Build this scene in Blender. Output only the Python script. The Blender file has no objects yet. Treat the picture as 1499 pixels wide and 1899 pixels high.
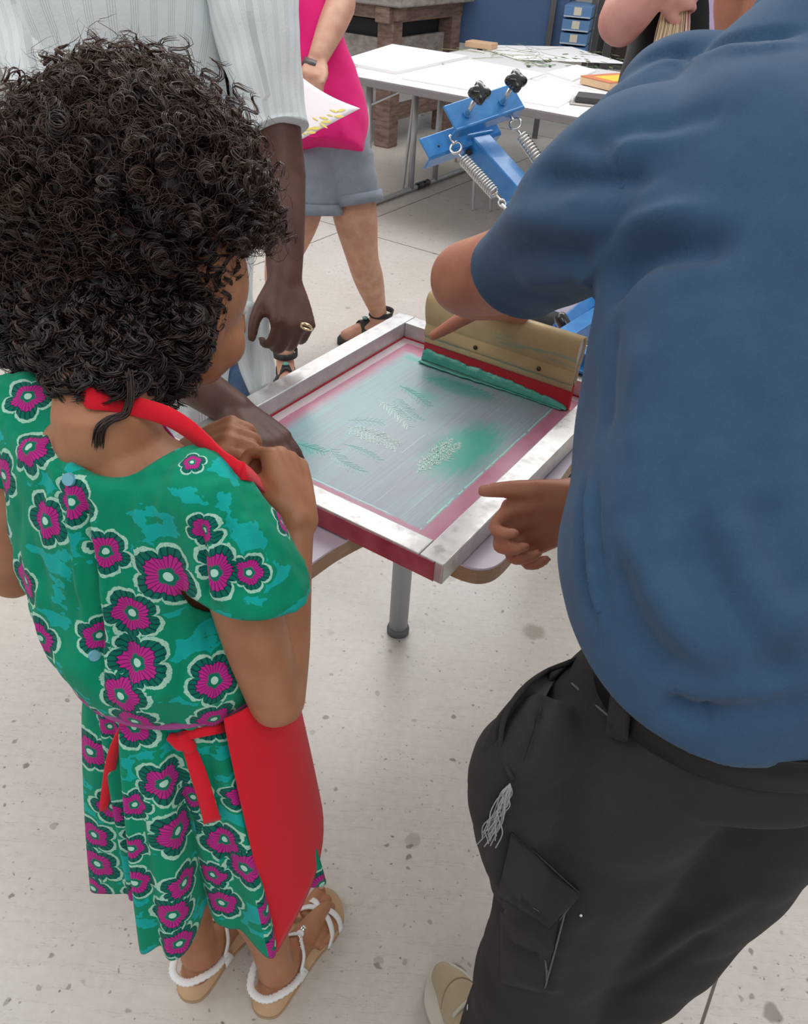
import bpy, bmesh, math, random
import numpy as np
from mathutils import Vector, Matrix, noise
from mathutils.bvhtree import BVHTree

random.seed(7); RNG = np.random.default_rng(7)
S = bpy.context.scene
COL = S.collection

# ------------------------------------------------------------------ camera
F, TH, RO, CX, CY, CH = 1464.0, math.radians(37.4), math.radians(4.1), 749.5, 949.5, 1.45
fw = np.array([0, math.cos(TH), -math.sin(TH)])
rt0 = np.array([1.0, 0, 0]); up0 = np.cross(rt0, fw)
rt = math.cos(RO)*rt0 + math.sin(RO)*up0
up = -math.sin(RO)*rt0 + math.cos(RO)*up0
CAMP = np.array([0, 0, CH])
cd = bpy.data.cameras.new('camera'); cam = bpy.data.objects.new('camera', cd); COL.objects.link(cam)
cd.sensor_fit = 'HORIZONTAL'; cd.sensor_width = 36; cd.lens = 36*F/1499; cd.clip_start = 0.02; cd.clip_end = 60
m = Matrix.Identity(4)
for i in range(3):
    m[i][0] = rt[i]; m[i][1] = up[i]; m[i][2] = -fw[i]; m[i][3] = CAMP[i]
cam.matrix_world = m
S.camera = cam

# ------------------------------------------------------------------ light
S.view_settings.view_transform = 'Standard'; S.view_settings.look = 'None'
S.view_settings.gamma = 1.0; S.view_settings.use_curve_mapping = False
S.view_settings.exposure = 0.2
w = bpy.data.worlds.new('world'); S.world = w; w.use_nodes = True
w.node_tree.nodes['Background'].inputs[0].default_value = (0.93, 0.96, 1.0, 1)
w.node_tree.nodes['Background'].inputs[1].default_value = 0.50
def area(name, loc, target, sx, sy, power, col=(1, 1, 1)):
    l = bpy.data.lights.new(name, 'AREA'); l.shape = 'RECTANGLE'; l.size = sx; l.size_y = sy; l.energy = power; l.color = col
    o = bpy.data.objects.new(name, l); COL.objects.link(o); o.location = loc
    o.rotation_euler = (Vector(target)-Vector(loc)).to_track_quat('-Z', 'Y').to_euler()
    return o
area('skylight_lamp', (0.3, 4.6, 3.9), (0.0, 1.6, 0), 5.0, 2.6, 155, (1.0, 0.99, 0.97))
area('skylight_lamp', (-3.0, 1.2, 3.6), (-0.2, 0.9, 0.4), 2.4, 4.0, 50, (1.0, 0.97, 0.93))
area('skylight_lamp', (0.9, -0.9, 3.4), (0.1, 0.8, 0.6), 2.6, 1.6, 30, (1.0, 0.98, 0.95))

# ------------------------------------------------------------------ helpers
def A(*v): return np.array(v, float)
def pt(u, v, d): return CAMP + (fw + rt*(u-CX)/F - up*(v-CY)/F)*d
def iv(x, y, z): return rt*x - up*y + fw*z
def pz(u, v, z):
    r = fw + rt*(u-CX)/F - up*(v-CY)/F
    return CAMP + r*((z-CH)/r[2])
def py(u, v, y):
    r = fw + rt*(u-CX)/F - up*(v-CY)/F
    return CAMP + r*(y/r[1])
def nrm(v):
    v = np.asarray(v, float); return v/(np.linalg.norm(v)+1e-12)

def mkmesh(name, V, Fs, mat, parent=None, smooth=True):
    me = bpy.data.meshes.new(name)
    me.from_pydata([tuple(map(float, v)) for v in V], [], [tuple(int(i) for i in f) for f in Fs])
    me.validate(); me.update()
    if smooth: me.polygons.foreach_set('use_smooth', [True]*len(me.polygons))
    o = bpy.data.objects.new(name, me); COL.objects.link(o)
    if mat: me.materials.append(mat)
    if parent: o.parent = parent; o.matrix_parent_inverse = PINV.get(parent.name, Matrix.Identity(4))
    return o
PINV = {}
def root(name, loc, label, cat, group=None):
    o = bpy.data.objects.new(name, None); COL.objects.link(o); o.location = tuple(float(x) for x in loc)
    o.empty_display_size = 0.05
    o['label'] = label; o['category'] = cat
    if group: o['group'] = group
    PINV[o.name] = Matrix.Translation(-Vector(tuple(float(x) for x in loc)))
    return o
def tag(o, label, cat, group=None):
    o['label'] = label; o['category'] = cat
    if group: o['group'] = group
    return o
def setting(o): o['kind'] = 'structure'; return o

def merge(parts):
    Vs, Fs, n = [], [], 0
    for V, Fc in parts:
        V = np.asarray(V, float); Vs.append(V); Fs += [tuple(i+n for i in f) for f in Fc]; n += len(V)
    return np.vstack(Vs), Fs
def catmull(P, k):
    P = np.asarray(P, float)
    if len(P) < 3 or k < 2:
        if k < 2: return P
    Q = np.vstack([2*P[0]-P[1], P, 2*P[-1]-P[-2]]); out = []
    for i in range(1, len(Q)-2):
        p0, p1, p2, p3 = Q[i-1], Q[i], Q[i+1], Q[i+2]
        for j in range(k):
            t = j/k
            out.append(0.5*((2*p1)+(-p0+p2)*t+(2*p0-5*p1+4*p2-p3)*t*t+(-p0+3*p1-3*p2+p3)*t**3))
    out.append(P[-1]); return np.array(out)
def grid_faces(nr, n, closed=True):
    Fs = []
    for i in range(nr-1):
        for j in range(n if closed else n-1):
            a = i*n+j; b = i*n+(j+1) % n
            Fs.append((a, b, b+n, a+n))
    return Fs
def loft(rings, caps=True):
    nr = len(rings); n = len(rings[0]); V = np.vstack(rings); Fs = grid_faces(nr, n)
    if caps:
        V = np.vstack([V, rings[0].mean(0), rings[-1].mean(0)])
        c0, c1 = nr*n, nr*n+1
        for j in range(n):
            Fs.append((c0, (j+1) % n, j)); Fs.append((c1, (nr-1)*n+j, (nr-1)*n+(j+1) % n))
    return V, Fs
def ering(C, a, b, n=36, p=2.0):
    t = np.linspace(0, 2*math.pi, n, endpoint=False)
    c, s = np.cos(t), np.sin(t)
    k = (np.abs(c)**p+np.abs(s)**p)**(-1/p)
    return np.asarray(C)+np.outer(c*k, a)+np.outer(s*k, b)
def torso(rs, n=44, k=6, p=2.3):
    """rs: (centre, half side vector, half depth vector)"""
    M = np.array([np.concatenate(r) for r in rs]); M = catmull(M, k)
    return loft([ering(x[:3], x[3:6], x[6:9], n, p) for x in M])
def tube(P, R, n=14, k=5, side=None, flat=1.0, caps=True, round_ends=True):
    """smooth tapering tube through P; flat = thickness ratio along the side vector"""
    P = np.asarray(P, float)
    R = np.full(len(P), R, float) if np.isscalar(R) else np.asarray(R, float)
    FL = np.full(len(P), flat, float) if np.isscalar(flat) else np.asarray(flat, float)
    M = catmull(np.column_stack([P, R, FL]), k) if (len(P) > 2 and k > 1) else np.column_stack([P, R, FL])
    C, r, fl = M[:, :3], M[:, 3], M[:, 4]
    T = np.gradient(C, axis=0) if len(C) > 1 else C
    T = T/np.maximum(np.linalg.norm(T, axis=1)[:, None], 1e-9)
    a = nrm(np.cross(T[0], side)) if side is not None else nrm(np.cross(T[0], [0.13, 0.31, 0.94] if abs(T[0][2]) < 0.9 else [1, 0.1, 0]))
    rings = []
    for i in range(len(C)):
        if side is not None: a = nrm(np.cross(T[i], side))
        else: a = nrm(a - T[i]*np.dot(a, T[i]))
        b = np.cross(T[i], a)
        if i == 0 and round_ends and caps:
            for q in (0.75, 0.45): rings.append(ering(C[0]-T[0]*r[0]*q*0.9, a*r[0]*math.sqrt(1-q*q), b*r[0]*fl[0]*math.sqrt(1-q*q), n))
        rings.append(ering(C[i], a*r[i], b*r[i]*fl[i], n))
        if i == len(C)-1 and round_ends and caps:
            for q in (0.45, 0.75): rings.append(ering(C[i]+T[i]*r[i]*q*0.9, a*r[i]*math.sqrt(1-q*q), b*r[i]*fl[i]*math.sqrt(1-q*q), n))
    return loft(rings, caps)
def ball(C, a, b, c, nu=24, nv=14):
    """ellipsoid with half-axis vectors"""
    a, b, c = [np.asarray(x, float) for x in (a, b, c)]
    if a.ndim == 0: a, b, c = A(a, 0, 0), A(0, b, 0), A(0, 0, c)
    rings = []
    for i in range(1, nv):
        t = math.pi*i/nv
        rings.append(ering(np.asarray(C)+c*math.cos(t), a*math.sin(t), b*math.sin(t), nu))
    V, Fs = loft(rings)
    V[-2] = np.asarray(C)+c; V[-1] = np.asarray(C)-c
    return V, Fs
def box(C, sx, sy, sz, X=(1, 0, 0), Y=(0, 1, 0), Z=None, bev=0.0, seg=2):
    X, Y = nrm(X), nrm(Y); Z = nrm(np.cross(X, Y)) if Z is None else nrm(Z)
    bm = bmesh.new(); bmesh.ops.create_cube(bm, size=1)
    for v in bm.verts: v.co = Vector((v.co.x*sx, v.co.y*sy, v.co.z*sz))
    if bev > 0: bmesh.ops.bevel(bm, geom=bm.edges[:], offset=bev, segments=seg, affect='EDGES', profile=0.5)
    bm.verts.index_update()
    V = np.array([tuple(v.co) for v in bm.verts]); Fs = [tuple(v.index for v in f.verts) for f in bm.faces]
    bm.free()
    return np.asarray(C)+V@np.array([X, Y, Z]), Fs
def prism(poly, C, X, Y, Z, t):
    """extrude 2-D outline (closed) from 0 to t along Z"""
    X, Y, Z = np.asarray(X, float), np.asarray(Y, float), np.asarray(Z, float)
    n = len(poly); b = [np.asarray(C)+X*x+Y*y for x, y in poly]; tp = [q+Z*t for q in b]
    return np.array(b+tp), [tuple(range(n))[::-1], tuple(range(n, 2*n))]+[(i, (i+1) % n, (i+1) % n+n, i+n) for i in range(n)]
def remesh(parts, vox, sm=6, fac=0.5, noisefn=None):
    V, Fs = merge(parts)
    me = bpy.data.meshes.new('tmp'); me.from_pydata(V.tolist(), [], Fs); me.update()
    bm = bmesh.new(); bm.from_mesh(me); bmesh.ops.recalc_face_normals(bm, faces=bm.faces); bm.to_mesh(me); bm.free()
    o = bpy.data.objects.new('tmp', me); COL.objects.link(o)
    r = o.modifiers.new('r', 'REMESH'); r.mode = 'VOXEL'; r.voxel_size = vox; r.adaptivity = 0
    if sm:
        s = o.modifiers.new('s', 'SMOOTH'); s.factor = fac; s.iterations = sm
    dg = bpy.context.evaluated_depsgraph_get(); e = o.evaluated_get(dg); m2 = e.to_mesh()
    V2 = np.empty(len(m2.vertices)*3); m2.vertices.foreach_get('co', V2); V2 = V2.reshape(-1, 3)
    F2 = [tuple(p.vertices) for p in m2.polygons]
    e.to_mesh_clear(); bpy.data.objects.remove(o); bpy.data.meshes.remove(me)
    return V2, F2
def normals(V, Fs):
    N = np.zeros_like(V)
    Fq = np.array([f if len(f) == 4 else (f[0], f[1], f[2], f[2]) for f in Fs])
    n = np.cross(V[Fq[:, 2]]-V[Fq[:, 0]], V[Fq[:, 3]]-V[Fq[:, 1]])
    n3 = np.cross(V[Fq[:, 1]]-V[Fq[:, 0]], V[Fq[:, 2]]-V[Fq[:, 0]])
    tri = Fq[:, 2] == Fq[:, 3]; n[tri] = n3[tri]
    for k in range(4): np.add.at(N, Fq[:, k], n)
    return N/np.maximum(np.linalg.norm(N, axis=1)[:, None], 1e-12)
def cast(bvh, u, v):
    d = nrm(fw + rt*(u-CX)/F - up*(v-CY)/F)
    h = bvh.ray_cast(Vector(CAMP), Vector(d))
    return (np.array(h[0]), np.array(h[1]), h[2]) if h[0] is not None else None
def segdist(V, P):
    D = np.full(len(V), 1e9); Tt = np.zeros(len(V)); L = len(P)-1
    for i in range(L):
        a, b = P[i], P[i+1]; ab = b-a
        t = np.clip(((V-a)@ab)/max(ab@ab, 1e-12), 0, 1)
        d = np.linalg.norm(V-(a+t[:, None]*ab), axis=1)
        m_ = d < D; D[m_] = d[m_]; Tt[m_] = (i+t[m_])/L
    return D, Tt
def folds(V, Fs, fl, taper=True):
    """press creases and ridges into cloth: fl = (pixel path on the cloth, width, height)"""
    bvh = BVHTree.FromPolygons([tuple(v) for v in V], Fs); N = normals(V, Fs); out = np.zeros(len(V))
    for path, wd, amp in fl:
        P = [c[0] for c in (cast(bvh, *q) for q in path) if c]
        if len(P) < 2: continue
        P = catmull(np.array(P), 4); D, Tt = segdist(V, P)
        k = np.exp(-(D/wd)**2)
        if taper: k = k*np.clip(np.minimum(Tt, 1-Tt)*5+0.15, 0, 1)
        out += amp*k
    return V+N*out[:, None]
def rumple(V, Fs, amp, scale, stretch=(1, 1, 1), seed=0):
    N = normals(V, Fs); s = np.array(stretch)
    d = np.array([noise.fractal(Vector(tuple(v*s*scale+seed)), 0.8, 2.0, 2) for v in V])
    return V+N*(amp*d)[:, None]
def cut(V, Fs, planes):
    """open the cloth: remove what lies beyond each plane inside its radius; (point, normal, radius)"""
    bm = bmesh.new(); vs = [bm.verts.new(v) for v in V]
    for f in Fs:
        try: bm.faces.new([vs[i] for i in f])
        except ValueError: pass
    for p, n_, r in planes:
        p_, nn = Vector(p), Vector(nrm(n_))
        g = [f for f in bm.faces if (f.calc_center_median()-p_).length < r*1.6]
        es = {e for f in g for e in f.edges}; vv = {v for f in g for v in f.verts}
        bmesh.ops.bisect_plane(bm, geom=list(vv)+list(es)+g, plane_co=p_, plane_no=nn, dist=1e-5)
        dl = [f for f in bm.faces if (f.calc_center_median()-p_).length < r and (f.calc_center_median()-p_).dot(nn) > 1e-5]
        bmesh.ops.delete(bm, geom=dl, context='FACES')
    bm.verts.index_update()
    V2 = np.array([tuple(v.co) for v in bm.verts]); F2 = [tuple(v.index for v in f.verts) for f in bm.faces]
    bm.free(); return edge_smooth(V2, F2)
def edge_smooth(V, Fs, it=14):
    from collections import Counter
    ec = Counter()
    for f in Fs:
        for i in range(len(f)): ec[tuple(sorted((f[i], f[(i+1) % len(f)])))] += 1
    nb = {}
    for (a, b), c in ec.items():
        if c == 1: nb.setdefault(a, []).append(b); nb.setdefault(b, []).append(a)
    ids = [k for k, v in nb.items() if len(v) == 2]
    if not ids: return V, Fs
    ids = np.array(ids); n1 = np.array([nb[k][0] for k in ids]); n2 = np.array([nb[k][1] for k in ids]); V = V.copy()
    for _ in range(it): V[ids] = V[ids]*0.5+(V[n1]+V[n2])*0.25
    return V, Fs
def cut_where(V, Fs, fn):
    c = np.array([V[list(f)].mean(0) for f in Fs]); k = ~fn(c); F2 = [f for f, q_ in zip(Fs, k) if q_]
    use = sorted({i for f in F2 for i in f}); mp = {a: b for b, a in enumerate(use)}
    return edge_smooth(V[use], [tuple(mp[i] for i in f) for f in F2])
def thick(o, t, off=-1, rim=True):
    s = o.modifiers.new('thickness', 'SOLIDIFY'); s.thickness = t; s.offset = off; s.use_rim = rim
    return o
def strip(P, U, wd, t=0.002, k=5):
    """flat band along P; U = band-plane side vector(s)"""
    P = np.asarray(P, float); U = np.asarray(U, float)
    if U.ndim == 1: U = np.tile(U, (len(P), 1))
    W = np.full(len(P), wd, float) if np.isscalar(wd) else np.asarray(wd, float)
    M = catmull(np.column_stack([P, U, W]), k) if len(P) > 2 else np.column_stack([P, U, W])
    C, U2, W2 = M[:, :3], M[:, 3:6], M[:, 6]; T = np.gradient(C, axis=0)
    rings = []
    for c, u_, w_, t_ in zip(C, U2, W2, T):
        u_ = nrm(u_-nrm(t_)*np.dot(u_, nrm(t_))); nn = nrm(np.cross(t_, u_))
        h = w_/2; q = t/2
        rings.append(np.array([c+u_*h*0.96+nn*q, c-u_*h*0.96+nn*q, c-u_*h, c-u_*h*0.96-nn*q, c+u_*h*0.96-nn*q, c+u_*h]))
    return loft(rings)

# ------------------------------------------------------------------ materials
def M_(name, col, rough=0.6, metal=0.0, spec=0.5, sss=0.0, coat=0.0, sheen=0.0):
    m = bpy.data.materials.new(name); m.use_nodes = True
    b = m.node_tree.nodes['Principled BSDF']
    b.inputs['Base Color'].default_value = (*col, 1); b.inputs['Roughness'].default_value = rough
    b.inputs['Metallic'].default_value = metal; b.inputs['Specular IOR Level'].default_value = spec
    b.inputs['Coat Weight'].default_value = coat; b.inputs['Sheen Weight'].default_value = sheen
    if sss:
        b.inputs['Subsurface Weight'].default_value = sss
        b.inputs['Subsurface Radius'].default_value = (0.012, 0.005, 0.003); b.inputs['Subsurface Scale'].default_value = 1.0
    return m
class NB:
    def __init__(s, m): s.m = m; s.t = m.node_tree; s.b = s.t.nodes['Principled BSDF']
    def n(s, ty, **k):
        x = s.t.nodes.new(ty)
        for a, v in k.items(): setattr(x, a, v)
        return x
    def l(s, a, b): s.t.links.new(a, b)
    def setin(s, sock, v):
        if hasattr(v, 'is_linked') or hasattr(v, 'links'): s.l(v, sock)
        else: sock.default_value = v
    def co(s, kind='Object'): return s.n('ShaderNodeTexCoord').outputs[kind]
    def pos(s): return s.n('ShaderNodeNewGeometry').outputs['Position']
    def map(s, v, sc=(1, 1, 1), ro=(0, 0, 0), lo=(0, 0, 0)):
        x = s.n('ShaderNodeMapping'); s.l(v, x.inputs[0]); x.inputs['Scale'].default_value = sc
        x.inputs['Rotation'].default_value = ro; x.inputs['Location'].default_value = lo; return x.outputs[0]
    def noise(s, v, sc, det=3, rough=0.5, dist=0):
        x = s.n('ShaderNodeTexNoise'); s.l(v, x.inputs['Vector']); x.inputs['Scale'].default_value = sc
        x.inputs['Detail'].default_value = det; x.inputs['Roughness'].default_value = rough; x.inputs['Distortion'].default_value = dist
        return x.outputs[0]
    def voro(s, v, sc, out='Distance', feature='F1', rnd=1.0):
        x = s.n('ShaderNodeTexVoronoi', feature=feature); s.l(v, x.inputs['Vector']); x.inputs['Scale'].default_value = sc
        x.inputs['Randomness'].default_value = rnd; return x.outputs[out]
    def math(s, op, a, b=0.0, c=0.0, clamp=False):
        x = s.n('ShaderNodeMath', operation=op); x.use_clamp = clamp
        s.setin(x.inputs[0], a); s.setin(x.inputs[1], b); s.setin(x.inputs[2], c); return x.outputs[0]
    def rng(s, v, a, b, c=0.0, d=1.0, smooth=False):
        x = s.n('ShaderNodeMapRange'); s.setin(x.inputs[0], v)
        if smooth: x.interpolation_type = 'SMOOTHSTEP'
        for i, q in enumerate((a, b, c, d)): x.inputs[i+1].default_value = q
        return x.outputs[0]
    def mix(s, f, a, b, mode='MIX'):
        x = s.n('ShaderNodeMix', data_type='RGBA', blend_type=mode)
        s.setin(x.inputs[0], f)
        for i, q in ((6, a), (7, b)):
            if isinstance(q, tuple): x.inputs[i].default_value = (*q[:3], 1)
            else: s.l(q, x.inputs[i])
        return x.outputs[2]
    def sep(s, v):
        x = s.n('ShaderNodeSeparateXYZ'); s.l(v, x.inputs[0]); return x.outputs
    def bump(s, h, st=0.3, dist=0.002):
        x = s.n('ShaderNodeBump'); s.l(h, x.inputs['Height']); x.inputs['Strength'].default_value = st
        x.inputs['Distance'].default_value = dist; s.l(x.outputs[0], s.b.inputs['Normal']); return x
    def col(s, c): s.l(c, s.b.inputs['Base Color'])
def skin(name, col, dark, sc=22, bumps=0.15):
    m = M_(name, col, 0.5, spec=0.35, sss=0.12); q = NB(m); p = q.pos()
    n1 = q.noise(p, sc, 3); c = q.mix(q.rng(n1, 0.35, 0.7), dark, col)
    n2 = q.noise(p, 420, 2); q.col(q.mix(q.rng(n2, 0.3, 0.75, 0, 0.12), c, dark))
    q.bump(q.noise(p, 600, 2), bumps, 0.0006); return m
def cloth(name, col, col2=None, rough=0.88, weave=1500, bst=0.25, sc=30, sheen=0.15, mott=0.35):
    m = M_(name, col, rough, spec=0.2, sheen=sheen); q = NB(m); p = q.pos()
    col2 = col2 or tuple(x*0.75 for x in col)
    q.col(q.mix(q.math('ADD', q.rng(q.noise(p, sc, 4, 0.6), 0.3, 0.75, 0, mott), q.rng(q.noise(p, 500, 2), 0.3, 0.7, 0, 0.25)), col, col2))
    q.bump(q.noise(p, weave, 2), bst, 0.0008); return m
SK_GIRL = skin('skin_girl', (0.46, 0.215, 0.115), (0.37, 0.155, 0.08))
SK_DARK = skin('skin_deep', (0.13, 0.058, 0.04), (0.085, 0.036, 0.027))
SK_MAN = skin('skin_warm', (0.48, 0.215, 0.13), (0.40, 0.145, 0.09))
SK_PALE = skin('skin_light', (0.60, 0.34, 0.235), (0.50, 0.25, 0.17))
SK_ROSE = skin('skin_rosy', (0.66, 0.34, 0.29), (0.55, 0.25, 0.21))
RED = cloth('red_cotton', (0.74, 0.014, 0.030), (0.62, 0.009, 0.024), rough=0.9, mott=0.2, sheen=0.1)
NAVY = cloth('blue_jersey', (0.042, 0.089, 0.166), (0.027, 0.059, 0.113), rough=0.95, sheen=0.10, mott=0.5)
BLACKJ = cloth('faded_black_denim', (0.021, 0.0175, 0.0178), (0.040, 0.036, 0.037), rough=0.9, sheen=0.03, mott=0.6, sc=9)
PINK = cloth('pink_apron_cloth', (0.78, 0.018, 0.20), (0.64, 0.012, 0.16), mott=0.25, sheen=0.1)
DENIM = cloth('denim_blue', (0.25, 0.28, 0.33), (0.13, 0.155, 0.20), weave=900, bst=0.5)
DENIMD = cloth('denim_mid', (0.12, 0.20, 0.34), (0.05, 0.09, 0.18), weave=900, bst=0.5)
GREYT = cloth('grey_tee', (0.33, 0.36, 0.38))
BLACKC = cloth('black_cotton', (0.012, 0.012, 0.013))
LAV = cloth('lavender_cotton', (0.60, 0.45, 0.66))
WHITE_L = M_('white_leather', (0.80, 0.79, 0.78), 0.45)
CORK = M_('tan_sole', (0.56, 0.36, 0.20), 0.6)
SILV = M_('bright_silver', (0.85, 0.83, 0.80), 0.16, metal=1.0)
STEEL = M_('zinc_steel', (0.72, 0.71, 0.69), 0.24, metal=1.0)
GOLD = M_('pale_gold', (0.95, 0.78, 0.45), 0.2, metal=1.0)
BLKP = M_('black_plastic', (0.012, 0.012, 0.013), 0.22, coat=0.5)
BLKM = M_('black_matt', (0.02, 0.02, 0.021), 0.6)
GREYM = M_('grey_enamel', (0.40, 0.42, 0.45), 0.4)
BLUEM = M_('blue_enamel', (0.022, 0.185, 0.50), 0.36, coat=0.25)
q = NB(BLUEM); q.bump(q.noise(q.pos(), 380, 2), 0.25, 0.0008); q.col(q.mix(q.rng(q.noise(q.pos(), 40, 4), 0.35, 0.75), (0.022, 0.185, 0.50), (0.045, 0.25, 0.58)))
PAPER = M_('white_paper', (0.86, 0.85, 0.86), 0.7)
WHITE_T = M_('white_laminate', (0.78, 0.76, 0.77), 0.35)
LILAC = M_('lilac_laminate', (0.60, 0.53, 0.63), 0.35)
BEECH = M_('beech_edge', (0.36, 0.22, 0.125), 0.55)
q = NB(BEECH); q.col(q.mix(q.noise(q.map(q.pos(), (14, 14, 160)), 4, 4), (0.22, 0.12, 0.065), (0.50, 0.33, 0.20)))
# brushed aluminium
ALU = M_('brushed_aluminium', (0.74, 0.72, 0.72), 0.3, metal=0.45); q = NB(ALU); p = q.co('Object')
n1 = q.noise(p, 26, 5, 0.7); q.col(q.mix(q.rng(n1, 0.40, 0.68), (0.60, 0.59, 0.575), (0.50, 0.49, 0.485)))
q.l(q.rng(q.noise(p, 60, 4), 0.3, 0.7, 0.22, 0.48), q.b.inputs['Roughness'])
q.bump(q.noise(q.map(p, (300, 300, 300)), 2, 3), 0.03, 0.0003)

# concrete floor: speckles, splashes, hairline scratches
FLOOR = M_('concrete_floor', (0.6, 0.56, 0.52), 0.35); q = NB(FLOOR); p = q.pos()
base = q.mix(q.rng(q.noise(p, 0.9, 4, 0.6), 0.3, 0.7), (0.55, 0.485, 0.415), (0.60, 0.575, 0.55))
base = q.mix(q.rng(q.noise(p, 6, 5, 0.65), 0.35, 0.75, 0, 0.5), base, (0.66, 0.62, 0.58))
base = q.mix(q.rng(q.noise(p, 60, 3), 0.3, 0.7, 0, 0.25), base, (0.40, 0.35, 0.30))
wob = q.n('ShaderNodeVectorMath', operation='ADD'); q.l(p, wob.inputs[0])
nz = q.n('ShaderNodeTexNoise'); q.l(p, nz.inputs['Vector']); nz.inputs['Scale'].default_value = 40
sc_ = q.n('ShaderNodeVectorMath', operation='SCALE'); q.l(nz.outputs[1], sc_.inputs[0]); sc_.inputs['Scale'].default_value = 0.02
q.l(sc_.outputs[0], wob.inputs[1]); pw = wob.outputs[0]
def spots(scale, r0, r1, dens, colr, amt, base):
    d = q.voro(pw, scale); rnd = q.sep(q.voro(pw, scale, 'Color'))
    thr = q.math('MULTIPLY', q.rng(rnd[0], 1-dens, 1.0, 0, 1), r1)
    k = q.math('MULTIPLY', q.rng(q.math('SUBTRACT', thr, d), 0.0, r0, 0, 1), q.rng(rnd[1], 0, 1, amt*0.35, amt))
    return q.mix(k, base, colr)
base = spots(13, 0.07, 0.26, 0.16, (0.13, 0.105, 0.085), 0.85, base)
base = spots(5.5, 0.06, 0.22, 0.22, (0.24, 0.185, 0.14), 0.6, base)
base = spots(45, 0.10, 0.34, 0.22, (0.12, 0.095, 0.08), 0.8, base)
base = spots(120, 0.12, 0.38, 0.18, (0.10, 0.08, 0.07), 0.8, base)
wv = q.noise(q.map(p, (2.2, 34, 1), (0, 0, 0.9)), 1.0, 5, 0.7)
base = q.mix(q.rng(q.math('ABSOLUTE', q.math('SUBTRACT', wv, 0.5)), 0, 0.005, 0.5, 0), base, (0.25, 0.20, 0.16))
q.col(base)
q.l(q.rng(q.noise(p, 2.2, 4), 0.3, 0.7, 0.22, 0.42), q.b.inputs['Roughness'])
q.bump(q.noise(p, 90, 4), 0.10, 0.002)

# printed cotton of the dress: big flowers carried by their own UV patches, a two-green ground between them
DRESS = M_('flower_print_cotton', (0, .2, .1), 0.85, spec=0.2); q = NB(DRESS); p = q.pos()
uvn = q.n('ShaderNodeUVMap'); uvn.uv_map = 'flower'; s_ = q.sep(uvn.outputs[0])
r = q.math('SQRT', q.math('ADD', q.math('MULTIPLY', s_[0], s_[0]), q.math('MULTIPLY', s_[1], s_[1])))
th = q.math('ARCTAN2', s_[1], s_[0])
pet = q.math('ABSOLUTE', q.math('COSINE', q.math('MULTIPLY', th, 2.5)))
jag = q.noise(p, 160, 2); lobes = q.math('ADD', q.math('MULTIPLY', q.math('POWER', pet, 0.55), 0.30), q.math('ADD', 0.60, q.math('MULTIPLY', jag, 0.14)))
rr = q.math('DIVIDE', r, lobes)
wig = q.math('ADD', q.math('MULTIPLY', q.math('ABSOLUTE', q.math('SINE', q.math('MULTIPLY', th, 12))), 0.06), 0)
rin = q.math('ADD', q.math('DIVIDE', r, q.math('ADD', 0.78, q.math('MULTIPLY', pet, 0.22))), wig)
stripe = q.math('GREATER_THAN', q.math('SINE', q.math('MULTIPLY', th, 27)), 0.72)
GREEN, TEAL, MAG, DKG, PALE = (0.0, 0.25, 0.135), (0.004, 0.38, 0.34), (0.50, 0.022, 0.24), (0.0, 0.085, 0.07), (0.40, 0.66, 0.52)
g = q.math('GREATER_THAN', q.math('ADD', q.noise(q.map(p, (13, 13, 26)), 1.0, 3, 0.6), q.math('MULTIPLY', q.noise(p, 300, 2), 0.06)), 0.585)
spk = q.math('GREATER_THAN', q.voro(p, 420), 0.62)
bg = q.mix(g, GREEN, TEAL)
bg = q.mix(q.math('MULTIPLY', q.rng(q.voro(p, 240), 0.0, 0.22, 0.55, 0), q.math('SUBTRACT', 1.0, g)), bg, (0.005, 0.33, 0.19))
c = q.mix(q.math('LESS_THAN', rr, 1.16), bg, GREEN)
pal = q.mix(q.math('LESS_THAN', q.voro(p, 650), 0.28), PALE, (0.12, 0.38, 0.29))
c = q.mix(q.math('LESS_THAN', rr, 1.0), c, pal)
c = q.mix(q.math('LESS_THAN', rr, 0.875), c, q.mix(stripe, (0.0, 0.14, 0.095), (0.0, 0.05, 0.055)))
c = q.mix(q.math('LESS_THAN', rin, 0.66), c, (0.0, 0.03, 0.05))
c = q.mix(q.math('LESS_THAN', rin, 0.63), c, q.mix(stripe, MAG, (0.20, 0.008, 0.12)))
c = q.mix(q.math('LESS_THAN', rin, 0.30), c, (0.0, 0.17, 0.10))
c = q.mix(q.math('LESS_THAN', r, 0.125), c, (0.45, 0.72, 0.60))
q.col(c); q.bump(q.noise(p, 1400, 2), 0.25, 0.0008)
q.b.inputs['Sheen Weight'].default_value = 0.05
# striped seersucker shirt
STRIPE = M_('striped_linen', (0.7, 0.72, 0.73), 0.85, spec=0.2); q = NB(STRIPE)
uvn = q.n('ShaderNodeUVMap'); uvn.uv_map = 'flower'; s_ = q.sep(uvn.outputs[0])
grp = q.math('FRACT', q.math('MULTIPLY', s_[0], 7.0))
fine = q.math('FRACT', q.math('MULTIPLY', s_[0], 63.0))
k = q.math('MULTIPLY', q.math('LESS_THAN', grp, 0.42), q.math('LESS_THAN', fine, 0.22))
q.col(q.mix(q.math('MULTIPLY', k, 0.75), (0.74, 0.78, 0.79), (0.34, 0.41, 0.45)))
q.bump(q.math('ADD', q.math('MULTIPLY', q.noise(q.pos(), 260, 3), 0.7), q.math('MULTIPLY', fine, 0.4)), 0.5, 0.002)

def aluv(o, attr):
    pass

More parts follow.
